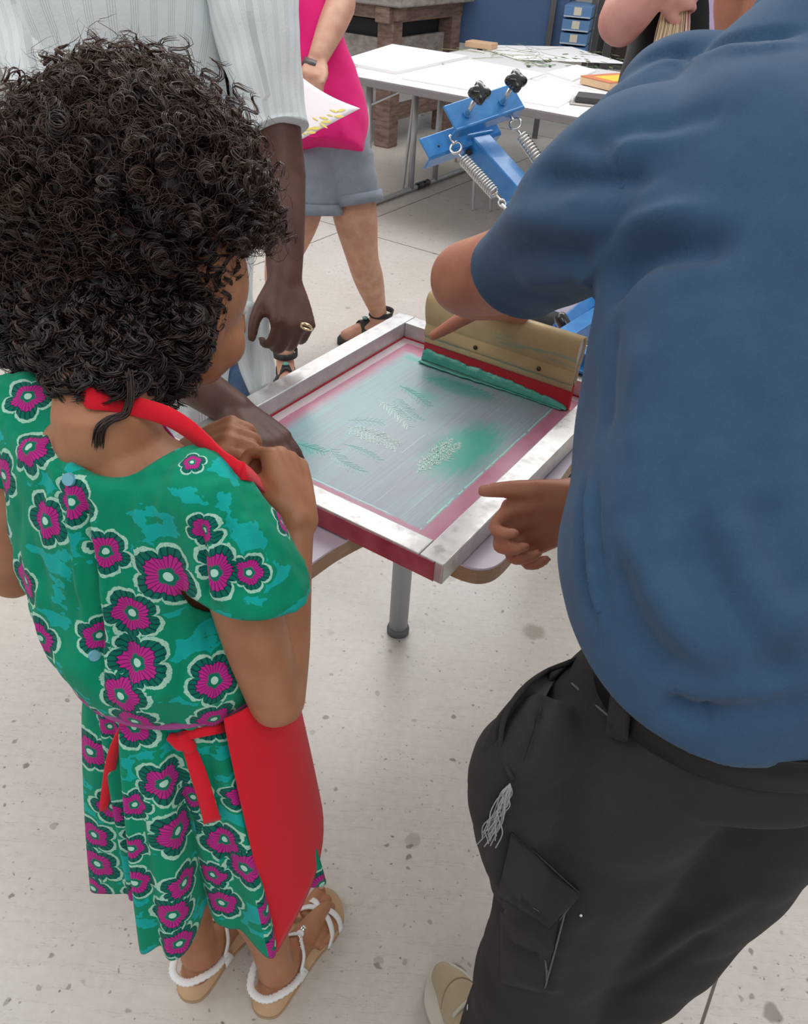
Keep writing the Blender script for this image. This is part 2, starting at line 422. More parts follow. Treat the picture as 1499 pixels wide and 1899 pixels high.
# ================================================================== SETTING
BX, BY, BZ = A(0.854, -0.5203, 0), A(0.5203, 0.854, 0), A(0, 0, 1)
V, Fc = box((0, 5.0, -0.05), 14, 16, 0.1); setting(mkmesh('floor', V, Fc, FLOOR, smooth=False))
WALLM = M_('old_plaster', (0.42, 0.39, 0.36), 0.8); q = NB(WALLM); q.col(q.mix(q.noise(q.pos(), 1.5, 5), (0.52, 0.50, 0.47), (0.64, 0.62, 0.58)))
for nm, C_, sx, sy in (('wall_back', (0, 13.05, 1.75), 14, 0.1), ('wall_left', (-7.05, 5, 1.75), 0.1, 16), ('wall_right', (7.05, 5, 1.75), 0.1, 16)):
    V, Fc = box(C_, sx, sy, 3.5); setting(mkmesh(nm, V, Fc, WALLM, smooth=False))
JOINT = M_('joint_dirt', (0.13, 0.105, 0.085), 0.9)
for i, (p0, d_, a_, b_) in enumerate((((-0.305, 4.677), BY, -5.5, 6.5), ((-0.255, 4.364), BX, -0.4, 5), ((0.657, 0.715), BY, -1.2, 2.9), ((-0.255, 7.9), BX, -5, 5))):
    c0 = A(*p0, 0.0004)
    V, Fc = box(c0+d_*(a_+b_)/2, b_-a_, 0.005, 0.0008, X=d_, Y=np.cross(BZ, d_)); setting(mkmesh('trim_%d' % (i+1), V, Fc, JOINT, smooth=False))

def smooth_outline(pts, k=5):
    P = np.array(list(pts)+[pts[0]], float); Q = np.vstack([P[-2], P, P[1]]); out = []
    for i in range(1, len(Q)-2):
        p0, p1, p2, p3 = Q[i-1], Q[i], Q[i+1], Q[i+2]
        for j in range(k):
            t = j/k; out.append(0.5*((2*p1)+(-p0+p2)*t+(2*p0-5*p1+4*p2-p3)*t*t+(-p0+3*p1-3*p2+p3)*t**3))
    return out

# ------------------------------------------------------------------ printing table under the screen
tb = root('printing_table', (0.1, 1.2, 0), 'small work table with a lilac rounded top and bentwood edge, under the silkscreen frame', 'table')
ol = smooth_outline([(-0.46, 0.93), (-0.30, 0.76), (-0.19, 0.735), (-0.135, 0.785), (-0.085, 0.850), (-0.03, 0.895), (0.03, 0.88), (0.065, 0.835), (0.115, 0.818), (0.155, 0.858),
                     (0.215, 0.985), (0.289, 1.134), (0.37, 1.27), (0.50, 1.50), (0.60, 1.75), (0.50, 1.92), (0.33, 1.88), (0.18, 1.62), (0.05, 1.49), (-0.06, 1.47), (-0.25, 1.25)], 6)
V, Fc = prism(ol, (0, 0, 0.7335), (1, 0, 0), (0, 1, 0), BZ, 0.0035); mkmesh('tabletop', V, Fc, LILAC, tb, False)
V, Fc = prism([(x*0.999, y*0.999+0.001) for x, y in ol], (0, 0, 0.708), (1, 0, 0), (0, 1, 0), BZ, 0.0252); mkmesh('wooden_edge', V, Fc, BEECH, tb, False)
for (x, y) in ((0.006, 1.401), (0.50, 1.74), (-0.36, 1.00)):
    lg = mkmesh('leg', *tube([(x, y, 0.012), (x, y, 0.708)], 0.0235, 24, 1, round_ends=False), GREYM, tb)
    V, Fc = tube([(x, y, 0.0), (x, y, 0.011), (x, y, 0.02)], [0.0275, 0.0285, 0.026], 24, 1, round_ends=False)
    mkmesh('foot_cap', V, Fc, M_('grey_rubber', (0.13, 0.14, 0.15), 0.6), lg)

# ------------------------------------------------------------------ silkscreen frame
FC = A(0.00875, 1.17375, 0.0); HX, HY, RW = 0.2485, 0.3165, 0.038; ZB, ZT = 0.7405, 0.775
def fl(x, y, z=0.0): return FC+BX*x+BY*y+A(0, 0, z)
fr = root('silkscreen', fl(0, 0, ZB), 'aluminium silkscreen frame with pink emulsion and leaf stencils, lying on the small table', 'screen frame')
def rail(x0, x1, y0, y1, mat=ALU):
    V, Fc = box(fl((x0+x1)/2, (y0+y1)/2, (ZB+ZT)/2), x1-x0, y1-y0, ZT-ZB, X=BX, Y=BY, bev=0.0022, seg=3); return mkmesh('rail', V, Fc, mat, fr, False)
rail(-HX, -HX+RW, -HY, HY); rail(HX-RW, HX, -HY, HY)
rail(-HX+RW+0.0004, HX-RW-0.0004, -HY+0.0002, -HY+RW); rail(-HX+RW+0.0004, HX-RW-0.0004, HY-RW, HY-0.0002)
REDP = M_('red_block_paint', (0.36, 0.035, 0.065), 0.45); q = NB(REDP); q.col(q.mix(q.rng(q.noise(q.pos(), 30, 4), 0.3, 0.7), (0.30, 0.03, 0.055), (0.46, 0.10, 0.13)))
REDB = M_('red_glue', (0.42, 0.006, 0.03), 0.4)
V, Fc = box(fl(-0.003, -HY-0.0006, (ZB+ZT)/2-0.0005), 2*HX-0.020, 0.0010, ZT-ZB-0.003, X=BX, Y=BY); mkmesh('red_coating', V, Fc, REDP, fr, False)
V, Fc = box(fl(HX-0.0135, -HY-0.0004, (ZB+ZT)/2), 0.001, 0.0008, ZT-ZB, X=BX, Y=BY); mkmesh('weld_seam', V, Fc, BLKM, fr, False)
ix, iy = HX-RW, HY-RW
for nm, C_, sx, sy in (('glue_line', (-ix+0.0015, 0), 0.003, 2*iy), ('glue_line', (0, iy-0.0015), 2*ix, 0.003), ('glue_line', (ix-0.0015, 0), 0.003, 2*iy), ('glue_line', (0, -iy+0.0015), 2*ix, 0.003)):
    V, Fc = box(fl(C_[0], C_[1], 0.7437), sx, sy, 0.0022, X=BX, Y=BY); mkmesh(nm, V, Fc, REDB, fr, False)
# printing mesh with emulsion, drying ink film and drag lines
EM = M_('emulsion_mesh', (0.5, 0.2, 0.3), 0.3, spec=0.4); q = NB(EM)
lc = q.map(q.pos(), (1, 1, 1), (0, 0, 0), (0, 0, 0))
sub = q.n('ShaderNodeVectorMath', operation='SUBTRACT'); q.l(q.pos(), sub.inputs[0]); sub.inputs[1].default_value = tuple(FC)
def dotn(v):
    x = q.n('ShaderNodeVectorMath', operation='DOT_PRODUCT'); q.l(sub.outputs[0], x.inputs[0]); x.inputs[1].default_value = tuple(v); return x.outputs['Value']
lx, ly = dotn(BX), dotn(BY)
comb = q.n('ShaderNodeCombineXYZ'); q.l(lx, comb.inputs[0]); q.l(ly, comb.inputs[1]); L = comb.outputs[0]
drag = q.noise(q.map(L, (260, 5, 1)), 1.0, 4, 0.7); broad = q.noise(q.map(L, (14, 5, 1), (0, 0, 0.25)), 1.0, 3)
edge = q.math('MULTIPLY', q.math('SUBTRACT', q.noise(q.map(L, (60, 26, 1)), 1.0, 4, 0.6), 0.5), 0.014)
em = q.mix(q.rng(q.noise(L, 20, 4), 0.3, 0.7), (0.45, 0.155, 0.235), (0.50, 0.21, 0.295))
# pale bare mesh outside the emulsion, along the far-left side
bare = q.rng(q.math('ADD', lx, q.math('MULTIPLY', edge, 0.25)), -0.1895, -0.1885, 1, 0)
em = q.mix(bare, em, (0.62, 0.52, 0.54))
bare2 = q.rng(q.math('ADD', ly, q.math('MULTIPLY', edge, 0.25)), 0.258, 0.2595, 0, 1)
em = q.mix(bare2, em, (0.62, 0.46, 0.50))
def step(v, a, w_): return q.rng(v, a-w_, a+w_, 0, 1, True)
inx = q.math('MULTIPLY', q.rng(q.math('ADD', lx, edge), -0.185, -0.152, 0, 1, True), q.math('SUBTRACT', 1, step(q.math('ADD', lx, q.math('MULTIPLY', edge, 0.5)), 0.166, 0.002)))
iny = q.math('MULTIPLY', step(q.math('ADD', ly, edge), -0.236, 0.003), q.math('SUBTRACT', 1, step(q.math('ADD', ly, edge), 0.226, 0.004)))
ink = q.math('MULTIPLY', inx, iny)
film = q.mix(q.rng(drag, 0.30, 0.72), (0.26, 0.32, 0.37), (0.29, 0.46, 0.49))
film = q.mix(q.rng(broad, 0.35, 0.62, 0, 0.45), film, (0.30, 0.26, 0.33))
film = q.mix(q.math('MULTIPLY', q.rng(lx, -0.19, 0.06, 0.85, 0.0), q.rng(drag, 0.35, 0.6, 0.45, 1)), film, (0.27, 0.47, 0.49))
def blob_(cx_, cy_, rx_, ry_):
    a_ = q.math('DIVIDE', q.math('SUBTRACT', lx, cx_), rx_); b_ = q.math('DIVIDE', q.math('SUBTRACT', ly, cy_), ry_)
    d_ = q.math('SQRT', q.math('ADD', q.math('MULTIPLY', a_, a_), q.math('MULTIPLY', b_, b_)))
    return q.rng(q.math('ADD', d_, q.math('MULTIPLY', q.math('SUBTRACT', q.noise(q.map(L, (150, 30, 1)), 1.0, 3), 0.5), 0.7)), 0.45, 1.15, 1, 0, True)
film = q.mix(q.math('MULTIPLY', blob_(0.105, -0.015, 0.055, 0.115), 0.9), film, (0.05, 0.40, 0.32))
film = q.mix(q.math('MULTIPLY', blob_(-0.015, 0.165, 0.085, 0.030), 0.8), film, (0.09, 0.36, 0.33))
film = q.mix(q.math('MULTIPLY', blob_(-0.055, 0.100, 0.045, 0.022), 0.5), film, (0.10, 0.42, 0.38))
film = q.mix(q.math('MULTIPLY', blob_(-0.10, -0.175, 0.03, 0.02), 0.6), film, (0.12, 0.45, 0.42))
lnx = q.math('GREATER_THAN', q.noise(q.map(L, (420, 3.0, 1)), 1.0, 2), 0.715)
film = q.mix(q.math('MULTIPLY', lnx, 0.6), film, (0.50, 0.66, 0.66))
colr = q.mix(q.math('MULTIPLY', ink, q.rng(drag, 0.25, 0.5, 0.86, 1.0)), em, film)
# ridges of ink left where the blade stopped
rd = q.math('ABSOLUTE', q.math('SUBTRACT', q.math('ADD', lx, q.math('MULTIPLY', edge, 0.35)), 0.163))
k = q.math('MULTIPLY', q.rng(rd, 0.0006, 0.0018, 1, 0), q.math('MULTIPLY', iny, q.math('GREATER_THAN', q.noise(q.map(L, (1, 55, 1)), 1.0, 2), 0.42)))
colr = q.mix(k, colr, (0.35, 0.68, 0.60))
rd2 = q.math('ABSOLUTE', q.math('SUBTRACT', q.math('ADD', ly, q.math('MULTIPLY', edge, 0.10)), -0.2335))
k = q.math('MULTIPLY', q.rng(rd2, 0.0006, 0.0016, 1, 0), q.math('MULTIPLY', q.rng(lx, -0.10, -0.09), q.rng(lx, 0.10, 0.12, 1, 0)))
colr = q.mix(k, colr, (0.42, 0.72, 0.68))
rd3 = q.math('ABSOLUTE', q.math('SUBTRACT', q.math('ADD', ly, edge), 0.207))
k = q.math('MULTIPLY', q.rng(rd3, 0.004, 0.010, 1, 0), q.math('MULTIPLY', q.rng(lx, -0.165, -0.155), q.rng(lx, 0.0, 0.15, 1, 0)))
colr = q.mix(q.math('MULTIPLY', k, 0.8), colr, (0.10, 0.42, 0.36))
q.col(colr)
q.bump(q.math('ADD', q.noise(q.map(L, (700, 700, 1)), 1.0, 1), q.math('MULTIPLY', drag, 0.6)), 0.10, 0.0006)
V, Fc = box(fl(0, 0, 0.7422), 2*ix+0.004, 2*iy+0.004, 0.0012, X=BX, Y=BY); mkmesh('printing_mesh', V, Fc, EM, fr, False)
PALEINK = M_('pale_stencil_line', (0.66, 0.83, 0.77), 0.5); MIDINK = M_('mid_stencil_line', (0.40, 0.66, 0.62), 0.5); TEALINK = M_('teal_stencil_line', (0.12, 0.47, 0.41), 0.5)
def sprig(base, tip, n, ln, ang, mat, wd=0.0011, sub_=0, bend=0.0, seed=0):
    rs = random.Random(seed); parts = []
    b, t = A(*base), A(*tip); d = t-b; Ls = np.linalg.norm(d); d = d/Ls; nn_ = A(-d[1], d[0])
    def line(p, q_, w_):
        p3, q3 = fl(p[0], p[1], 0.74305), fl(q_[0], q_[1], 0.74305)
        if np.linalg.norm(q3-p3) < 1e-4: return
        parts.append(box((p3+q3)/2, np.linalg.norm(q3-p3), w_, 0.0003, X=q3-p3, Y=np.cross(BZ, q3-p3)))
    pts = [b+d*Ls*i/n+nn_*bend*math.sin(math.pi*i/n) for i in range(n+1)]
    for i in range(n): line(pts[i], pts[i+1], wd*1.2)
    for i in range(1, n+1):
        for sd in (-1, 1):
            f_ = 1-0.65*abs(i/n-0.45); l_ = ln*f_*rs.uniform(0.75, 1.15); a_ = ang*rs.uniform(0.8, 1.15)*sd
            v = d*math.cos(a_)+nn_*math.sin(a_); e = pts[i]+v*l_
            line(pts[i], e, wd)
            if sub_:
                for j in range(1, sub_+1):
                    s0 = pts[i]+v*l_*j/(sub_+1)
                    for s2 in (-1, 1):
                        a2 = a_+s2*rs.uniform(0.4, 0.7); v2 = d*math.cos(a2)+nn_*math.sin(a2); line(s0, s0+v2*l_*0.34, wd*0.8)
    V, Fc = merge(parts); return mkmesh('leaf_stencil', V, Fc, mat, fr, False)
sprig((0.081, -0.122), (0.082, -0.018), 12, 0.040, 0.50, PALEINK, 0.0011, 2, 0, 1)
sprig((-0.088, -0.078), (0.008, -0.078), 13, 0.026, 0.95, PALEINK, 0.0011, 2, 0.004, 2)
sprig((-0.100, -0.060), (-0.050, -0.030), 7, 0.018, 1.0, MIDINK, 0.0010, 0, 0.003, 7)
sprig((-0.098, 0.028), (-0.010, -0.010), 12, 0.024, 0.75, PALEINK, 0.0011, 0, 0.006, 3)
sprig((-0.085, 0.060), (-0.012, 0.020), 10, 0.026, 0.7, MIDINK, 0.0010, 1, -0.004, 4)
sprig((-0.072, -0.146), (0.010, -0.170), 12, 0.020, 0.8, MIDINK, 0.0010, 0, -0.010, 5)
sprig((-0.060, -0.125), (0.010, -0.128), 10, 0.016, 0.6, MIDINK, 0.0009, 0, 0.004, 6)
sprig((-0.118, -0.172), (-0.070, -0.165), 7, 0.018, 0.9, TEALINK, 0.0010, 0, 0.0, 8)
sprig((-0.085, 0.155), (0.050, 0.175), 14, 0.022, 0.8, TEALINK, 0.0010, 1, 0.006, 9)
sprig((-0.100, 0.100), (-0.020, 0.070), 10, 0.018, 0.8, TEALINK, 0.0010, 0, 0.004, 10)
V, Fc = box(fl(0.031, -0.052, 0.7430), 0.0012, 0.075, 0.0003, X=BX, Y=BY); mkmesh('leaf_stencil', V, Fc, PALEINK, fr, False)

# ------------------------------------------------------------------ squeegee
sq = root('squeegee', fl(0.03, 0.214, 0.743), 'wide tan squeegee with a red blade dragging green ink, held upright on the screen', 'squeegee')
TAN = M_('tan_anodised', (0.50, 0.36, 0.20), 0.45, coat=0.1); q = NB(TAN); p = q.pos()
c = q.mix(q.rng(q.noise(p, 25, 4), 0.3, 0.7), (0.56, 0.405, 0.205), (0.47, 0.33, 0.165))
SX = nrm(pz(1048, 756, 0.745)-pz(787, 664, 0.745)); SO = pz(787, 664, 0.745); SL = 0.312; SYv = nrm(np.cross(BZ, SX))
# the handle leans a little; ink smears follow the lower edge
up_s = nrm(A(0, 0, 1)+SYv*0.06); dp = nrm(np.cross(SX, up_s))
def dv(v, C0):
    s1 = q.n('ShaderNodeVectorMath', operation='SUBTRACT'); q.l(p, s1.inputs[0]); s1.inputs[1].default_value = tuple(C0)
    x = q.n('ShaderNodeVectorMath', operation='DOT_PRODUCT'); q.l(s1.outputs[0], x.inputs[0]); x.inputs[1].default_value = tuple(v); return x.outputs['Value']
hz, hx = dv(up_s, SO), dv(SX, SO)
cmb = q.n('ShaderNodeCombineXYZ'); q.l(hx, cmb.inputs[0]); q.l(hz, cmb.inputs[1])
sm_ = q.noise(q.map(cmb.outputs[0], (12, 130, 1)), 1.0, 4, 0.6)
k = q.math('MULTIPLY', q.rng(q.math('ABSOLUTE', q.math('SUBTRACT', hz, 0.0485)), 0.001, 0.006, 1, 0), q.rng(sm_, 0.42, 0.6))
k2 = q.math('MULTIPLY', q.rng(q.math('ABSOLUTE', q.math('SUBTRACT', hz, 0.092)), 0.004, 0.016, 1, 0), q.math('MULTIPLY', q.rng(sm_, 0.5, 0.6), q.math('GREATER_THAN', hx, 0.15)))
q.col(q.mix(q.math('MULTIPLY', q.math('MAXIMUM', k, k2), 0.7), c, (0.14, 0.36, 0.29)))
prof = [(0.006, 0.036), (0.0085, 0.040), (0.0085, 0.046), (0.0075, 0.048), (0.010, 0.0505), (0.0115, 0.056), (0.010, 0.068), (0.0085, 0.074), (0.0095, 0.0765), (0.012, 0.083), (0.0165, 0.098), (0.0185, 0.112), (0.0175, 0.124), (0.013, 0.1325), (0.006, 0.137)]
full = prof+[(-x, y) for x, y in reversed(prof)]
full = [(x*0.95, y) for x, y in full]
V, Fc = prism(smooth_outline(full, 2), SO, -dp, up_s, SX, SL); Fc = Fc[2:]
ho = mkmesh('handle', V, Fc, TAN, sq, True); thick(ho, 0.0018, -1)
HOLL = M_('hollow_grey', (0.42, 0.40, 0.40), 0.6); EDG = M_('cut_edge', (0.80, 0.78, 0.76), 0.35, metal=0.4)
V, Fc = prism([(x*0.93, y*0.997+0.0002) for x, y in smooth_outline(full, 2)], SO+SX*0.004, -dp, up_s, SX, SL-0.008); mkmesh('handle_core', V, Fc, HOLL, sq)
V, Fc = prism([(-0.0045, 0.0), (0.0045, 0.0), (0.0045, 0.045), (-0.0045, 0.045)], SO-SX*0.0005, dp, up_s, SX, SL+0.001)
BLADE = M_('red_rubber', (0.50, 0.012, 0.025), 0.4); mkmesh('blade', V, Fc, BLADE, sq, False)
for a_ in (0.113, 0.245):
    C_ = SO+SX*a_+up_s*0.0605+dp*(0.0105); mkmesh('screw', *tube([C_-dp*0.002, C_+dp*0.0016], 0.0042, 18, 1, round_ends=False), M_('bronze_screw', (0.10, 0.05, 0.025), 0.3, metal=0.7), sq)
INK = M_('green_ink', (0.050, 0.36, 0.285), 0.32, coat=0.3); q = NB(INK); q.bump(q.noise(q.map(q.pos(), (1, 1, 3)), 90, 4), 0.6, 0.003)
q.col(q.mix(q.rng(q.noise(q.pos(), 60, 3), 0.3, 0.7), (0.05, 0.34, 0.27), (0.085, 0.42, 0.33)))
# ink clinging to the blade: ragged upper edge
nI = 90; top, bot = [], []
for i in range(nI+1):
    x = i/nI; hgt = 0.024-0.006*math.sin(2.2*x)-0.012*max(0, x-0.62)**0.8*1.3+0.004*noise.noise(Vector((x*14, 0, 3)))+0.0025*noise.noise(Vector((x*45, 2, 3)))
    hgt = min(hgt, 0.027*(1-x)**0.45+0.002) if x > 0.8 else hgt
    if x < 0.02: hgt *= 0.8
    top.append(hgt)
rings = []
for i in range(nI+1):
    C_ = SO+SX*(i/nI*SL*0.995); hh = top[i]; T_ = 0.003+0.0015*noise.noise(Vector((i*0.13, 5, 1)))
    rings.append(np.array([C_+dp*0.0046+up_s*hh, C_+dp*(0.0055+T_*0.5)+up_s*hh*0.97, C_+dp*(0.0062+T_)+up_s*hh*0.6, C_+dp*(0.008+T_)+up_s*hh*0.15, C_+dp*0.011+up_s*0.0006, C_+dp*0.0046+up_s*0.0006]))
mkmesh('ink_on_blade', *loft(rings), INK, sq)
inkf = []
for i in range(61):
    x = i/60; C_ = SO+SX*(x*SL*0.97); wdt = 0.008+0.012*(0.5+0.5*math.sin(x*5+0.5))*(1-x*0.75)+0.003*noise.noise(Vector((x*20, 7, 7)))
    inkf.append(np.array([C_+dp*0.006-up_s*0.0005, C_+dp*(0.006+wdt*0.6)+up_s*0.0003, C_+dp*(0.006+wdt)-up_s*0.0006, C_+dp*0.006-up_s*0.001]))
mkmesh('ink_bead', *loft(inkf), INK, sq)

# ------------------------------------------------------------------ blue printing press behind the frame
HUB = pt(1150, 565, 1.74); hubz = HUB[2]
pr = root('screen_printing_press', (HUB[0], HUB[1], 0.737), 'blue steel screen printing press with a raised spring-loaded arm, behind the squeegee', 'printing press')
def pbox(name, C, sx, sy, sz, X, Y, mat=BLUEM, bev=0.003, par=None):
    o = mkmesh(name, *box(C, sx, sy, sz, X=X, Y=Y, bev=bev), mat, par or pr, False)
    return o
mkmesh('pedestal', *tube([(HUB[0], HUB[1], 0.745), (HUB[0], HUB[1], hubz)], 0.045, 24, 1, round_ends=False), BLUEM, pr)
mkmesh('base', *tube([(HUB[0], HUB[1], 0.7372), (HUB[0], HUB[1], 0.75)], 0.085, 32, 1, round_ends=False), BLUEM, pr)
mkmesh('hub', *tube([(HUB[0], HUB[1], hubz-0.03), (HUB[0], HUB[1], hubz+0.04)], 0.055, 32, 1, round_ends=False), BLUEM, pr)
# clamp head of the raised arm
KD = 1.84
def kvec(al, be):
    return pt(963, 175, KD+al)-pt(836, 218, KD-al), pt(910, 218, KD+be)-pt(886, 174, KD-be)
be_ = min(np.linspace(-0.08, 0.08, 321), key=lambda b: abs(nrm(kvec(0.035, b)[0])@nrm(kvec(0.035, b)[1])))
ka, kw = kvec(0.035, be_); KLa, KLw = np.linalg.norm(ka), np.linalg.norm(kw); ka = nrm(ka); kw = nrm(kw-ka*(kw@ka)); kn = nrm(np.cross(ka, kw))
if kn@fw > 0: kn = -kn
KC = pt(898, 198, 1.84)
cl = pbox('clamp_plate', KC, KLa, KLw, 0.007, ka, kw)
pbox('clamp_lip', KC+kw*KLw/2-kn*0.014, KLa, 0.008, 0.036, ka, kw, par=cl)
# rear angle bar, longer to the left
RC = pt(872, 243, 1.885)
rb = pbox('angle_bar', RC-ka*0.030+kw*0.004, 0.215, 0.052, 0.006, ka, kw)
pbox('angle_bar_flange', RC-ka*0.030+kw*0.030-kn*0.02, 0.215, 0.006, 0.042, ka, kw, par=rb)
mkmesh('bolt_hole', *tube([RC-ka*0.100+kn*0.0024+kw*0.01, RC-ka*0.100+kn*0.0036+kw*0.01], 0.0035, 14, 1, round_ends=False), BLKM, pr)
for sgn, uvb in ((-1, (864, 209)), (1, (945, 180))):
    Bp = KC+ka*(0.052*sgn-0.004)+kn*0.003+kw*0.006
    bolt = mkmesh('bolt', *tube([Bp-kn*0.03, Bp+kn*0.062], 0.0058, 16, 1, round_ends=False), STEEL, pr)
    nut = tube([Bp+kn*0.0005, Bp+kn*0.005], 0.0105, 6, 1, round_ends=False); mkmesh('nut', *nut, BLUEM, bolt, False)
    Kp = Bp+kn*0.062; rings = []
    for hgt, sc2 in ((-0.004, 0.45), (0.0, 0.52), (0.004, 0.9), (0.008, 1.0), (0.018, 1.0), (0.023, 0.9), (0.026, 0.55), (0.027, 0.2)):
        rr_ = []
        for j in range(60):
            t_ = 2*math.pi*j/60; kk = 0.5+0.5*math.cos(4*t_); r_ = 0.0265*sc2*(0.56+0.44*kk**0.7) if sc2 > 0.6 else 0.0265*sc2
            rr_.append(Kp+kn*hgt+ka*math.cos(t_+0.4)*r_+kw*math.sin(t_+0.4)*r_)
        rings.append(np.array(rr_))
    mkmesh('star_knob', *loft(rings), BLKP, pr)
# the square tube of the raised arm
AT = RC+kw*0.022-kn*0.022+ka*0.014; ax = nrm(HUB-AT); alen = np.linalg.norm(HUB-AT)
sd = nrm(np.cross(ax, up)); sd2 = np.cross(ax, sd)
Xq, Yq = nrm(sd+sd2*0.75), None; Yq = np.cross(ax, Xq)
pbox('arm', (AT+HUB)/2, 0.054, 0.054, alen, Xq, Yq, bev=0.003)
pbox('arm_collar', AT+ax*0.004, 0.080, 0.064, 0.008, Xq, Yq)
mkmesh('hex_bolt', *tube([AT+ax*0.02-ka*0.030, AT+ax*0.02-ka*0.040], 0.007, 6, 1, round_ends=False), BLKM, pr, False)
pin = AT+ax*0.20-ka*0.02; mkmesh('stop_pin', *tube([pin, pin-ka*0.045], 0.006, 12, 1, round_ends=False), BLUEM, pr)
def spring(P0, P1, R_=0.0125, wr=0.0022, turns=17, nm='spring'):
    P0, P1 = np.asarray(P0), np.asarray(P1); d = nrm(P1-P0); L_ = np.linalg.norm(P1-P0); a = nrm(np.cross(d, A(0.2, 0.3, 1))); b = np.cross(d, a)
    pts = [P0, P0+d*0.016]
    n = turns*10
    for i in range(n+1):
        t_ = 2*math.pi*i/10; k_ = min(1, i/8, (n-i)/8)*0.8+0.2
        pts.append(P0+d*(0.02+(L_-0.04)*i/n)+(a*math.cos(t_)+b*math.sin(t_))*R_*k_)
    pts += [P1-d*0.016, P1]
    return mkmesh(nm, *tube(pts, wr, 7, 2), STEEL, pr)
def ring_(C, nn_, R_=0.0135, wr=0.003, nm='eye_bolt'):
    nn_ = nrm(nn_); a = nrm(np.cross(nn_, A(0.3, 0.2, 1))); b = np.cross(nn_, a)
    pts = [C+(a*math.cos(t_)+b*math.sin(t_))*R_ for t_ in np.linspace(0, 2*math.pi, 25)]
    return mkmesh(nm, *tube(pts, wr, 9, 1, caps=False), STEEL, pr)
e1, e2 = pt(846, 274, 1.84), pt(956, 230, 1.88)
for e_ in (e1, e2):
    ring_(e_, iv(0.4, 0.1, 1)); mkmesh('eye_shank', *tube([e_-kw*0.012, e_-kw*0.030], 0.0045, 10, 1), STEEL, pr)
s1b = pt(930, 372, 1.79); spring(e1+iv(0.004, 0.012, 0), s1b, turns=17); ring_(s1b+iv(0.002, 0.006, 0), iv(-0.3, 0.2, 1), 0.009, 0.0024, 'link_ring')
s2b = pt(1035, 350, 1.82); spring(e2+iv(0.004, 0.012, 0), s2b, turns=17); ring_(s2b+iv(0.002, 0.006, 0), iv(-0.3, 0.2, 1), 0.009, 0.0024, 'link_ring')
for s_b, off in ((s1b, -0.05), (s2b, 0.05)):
    mkmesh('tie_rod', *tube([s_b+iv(0.002, 0.01, 0), HUB+ka*off], 0.004, 10, 1), STEEL, pr)
# arm and clamp that hold this frame
CL = fl(0.055, HY-0.01, 0.79)
h2 = fl(0.10, HY+0.10, 0.80)
pbox('frame_clamp', fl(0.14, HY+0.012, 0.776), 0.20, 0.032, 0.075, BX, BY, bev=0.003)
pbox('clamp_lip', fl(0.14, HY-0.004, 0.7835), 0.20, 0.036, 0.006, BX, BY, bev=0.002)
A2a, A2b = fl(0.10, HY+0.03, 0.80), HUB+A(0, 0, 0.0); ax2 = nrm(A2b-A2a)
pbox('arm', (A2a+A2b)/2, 0.036, 0.036, np.linalg.norm(A2b-A2a), nrm(np.cross(ax2, BZ)), np.cross(ax2, nrm(np.cross(ax2, BZ))))
c_, d__ = pt(1035, 612, 1.64), pt(1112, 545, 1.74); axb = nrm(d__-c_)
pbox('strut', (c_+d__)/2, 0.030, 0.012, np.linalg.norm(d__-c_), nrm(np.cross(axb, iv(0, 0, 1))), np.cross(axb, nrm(np.cross(axb, iv(0, 0, 1)))))
mkmesh('lock_knob', *tube([pt(1040, 590, 1.6), pt(1050, 608, 1.6)], 0.014, 10, 1), BLKP, pr)
spring(pt(1080, 672, 1.52), pt(1135, 585, 1.58), 0.0125, 0.0022, 14)
mkmesh('cylinder_housing', *tube([pt(1000, 600, 1.74), pt(1130, 640, 1.74)], 0.035, 20, 1), BLKM, pr)

# ------------------------------------------------------------------ back tables and what lies on them
E0 = A(-0.565, 4.835, 0)
def tl(x, y, z): return E0+BX*x+BY*y+A(0, 0, z)
GREYE = M_('grey_edge_band', (0.24, 0.225, 0.23), 0.6); CHR = M_('pale_grey_tube', (0.52, 0.53, 0.54), 0.32, metal=0.5)
def folding_table(y0, ln, dep, label):
    t = root('folding_table', tl(ln/2, y0+dep/2, 0), label, 'table', None)
    mkmesh('tabletop', *box(tl(ln/2, y0+dep/2, 0.717), ln-0.004, dep-0.004, 0.006, X=BX, Y=BY, bev=0.004), WHITE_T, t, False)
    mkmesh('edge_band', *box(tl(ln/2, y0+dep/2, 0.6965), ln, dep, 0.036, X=BX, Y=BY, bev=0.004), GREYE, t, False)
    for x in (0.16, ln-0.16):
        mkmesh('foot_rail', *tube([tl(x, y0+0.02, 0.018), tl(x, y0+dep-0.04, 0.018)], 0.016, 12, 1), CHR, t)
        for y in (0.14, dep-0.14):
            mkmesh('leg', *tube([tl(x, y0+y, 0.02), tl(x, y0+y, 0.68)], 0.019, 14, 1, round_ends=False), CHR, t)
        for y in (0.03, dep-0.04): mkmesh('foot_cap', *tube([tl(x, y0+y-0.025, 0.02), tl(x, y0+y+0.025, 0.02)], 0.022, 12, 1), BLKP, t)
        mkmesh('leg_brace', *tube([tl(x, y0+0.14, 0.56), tl(x+(0.25 if x < 1 else -0.25), y0+0.14, 0.68)], 0.007, 8, 1), CHR, t)
    return t
folding_table(0.0, 2.1, 0.76, 'nearer white folding table with grey tubular legs, covered in paper stacks')
folding_table(0.77, 2.1, 0.74, 'white folding table farther back, spread with the leaf drawing, beyond the nearer table')
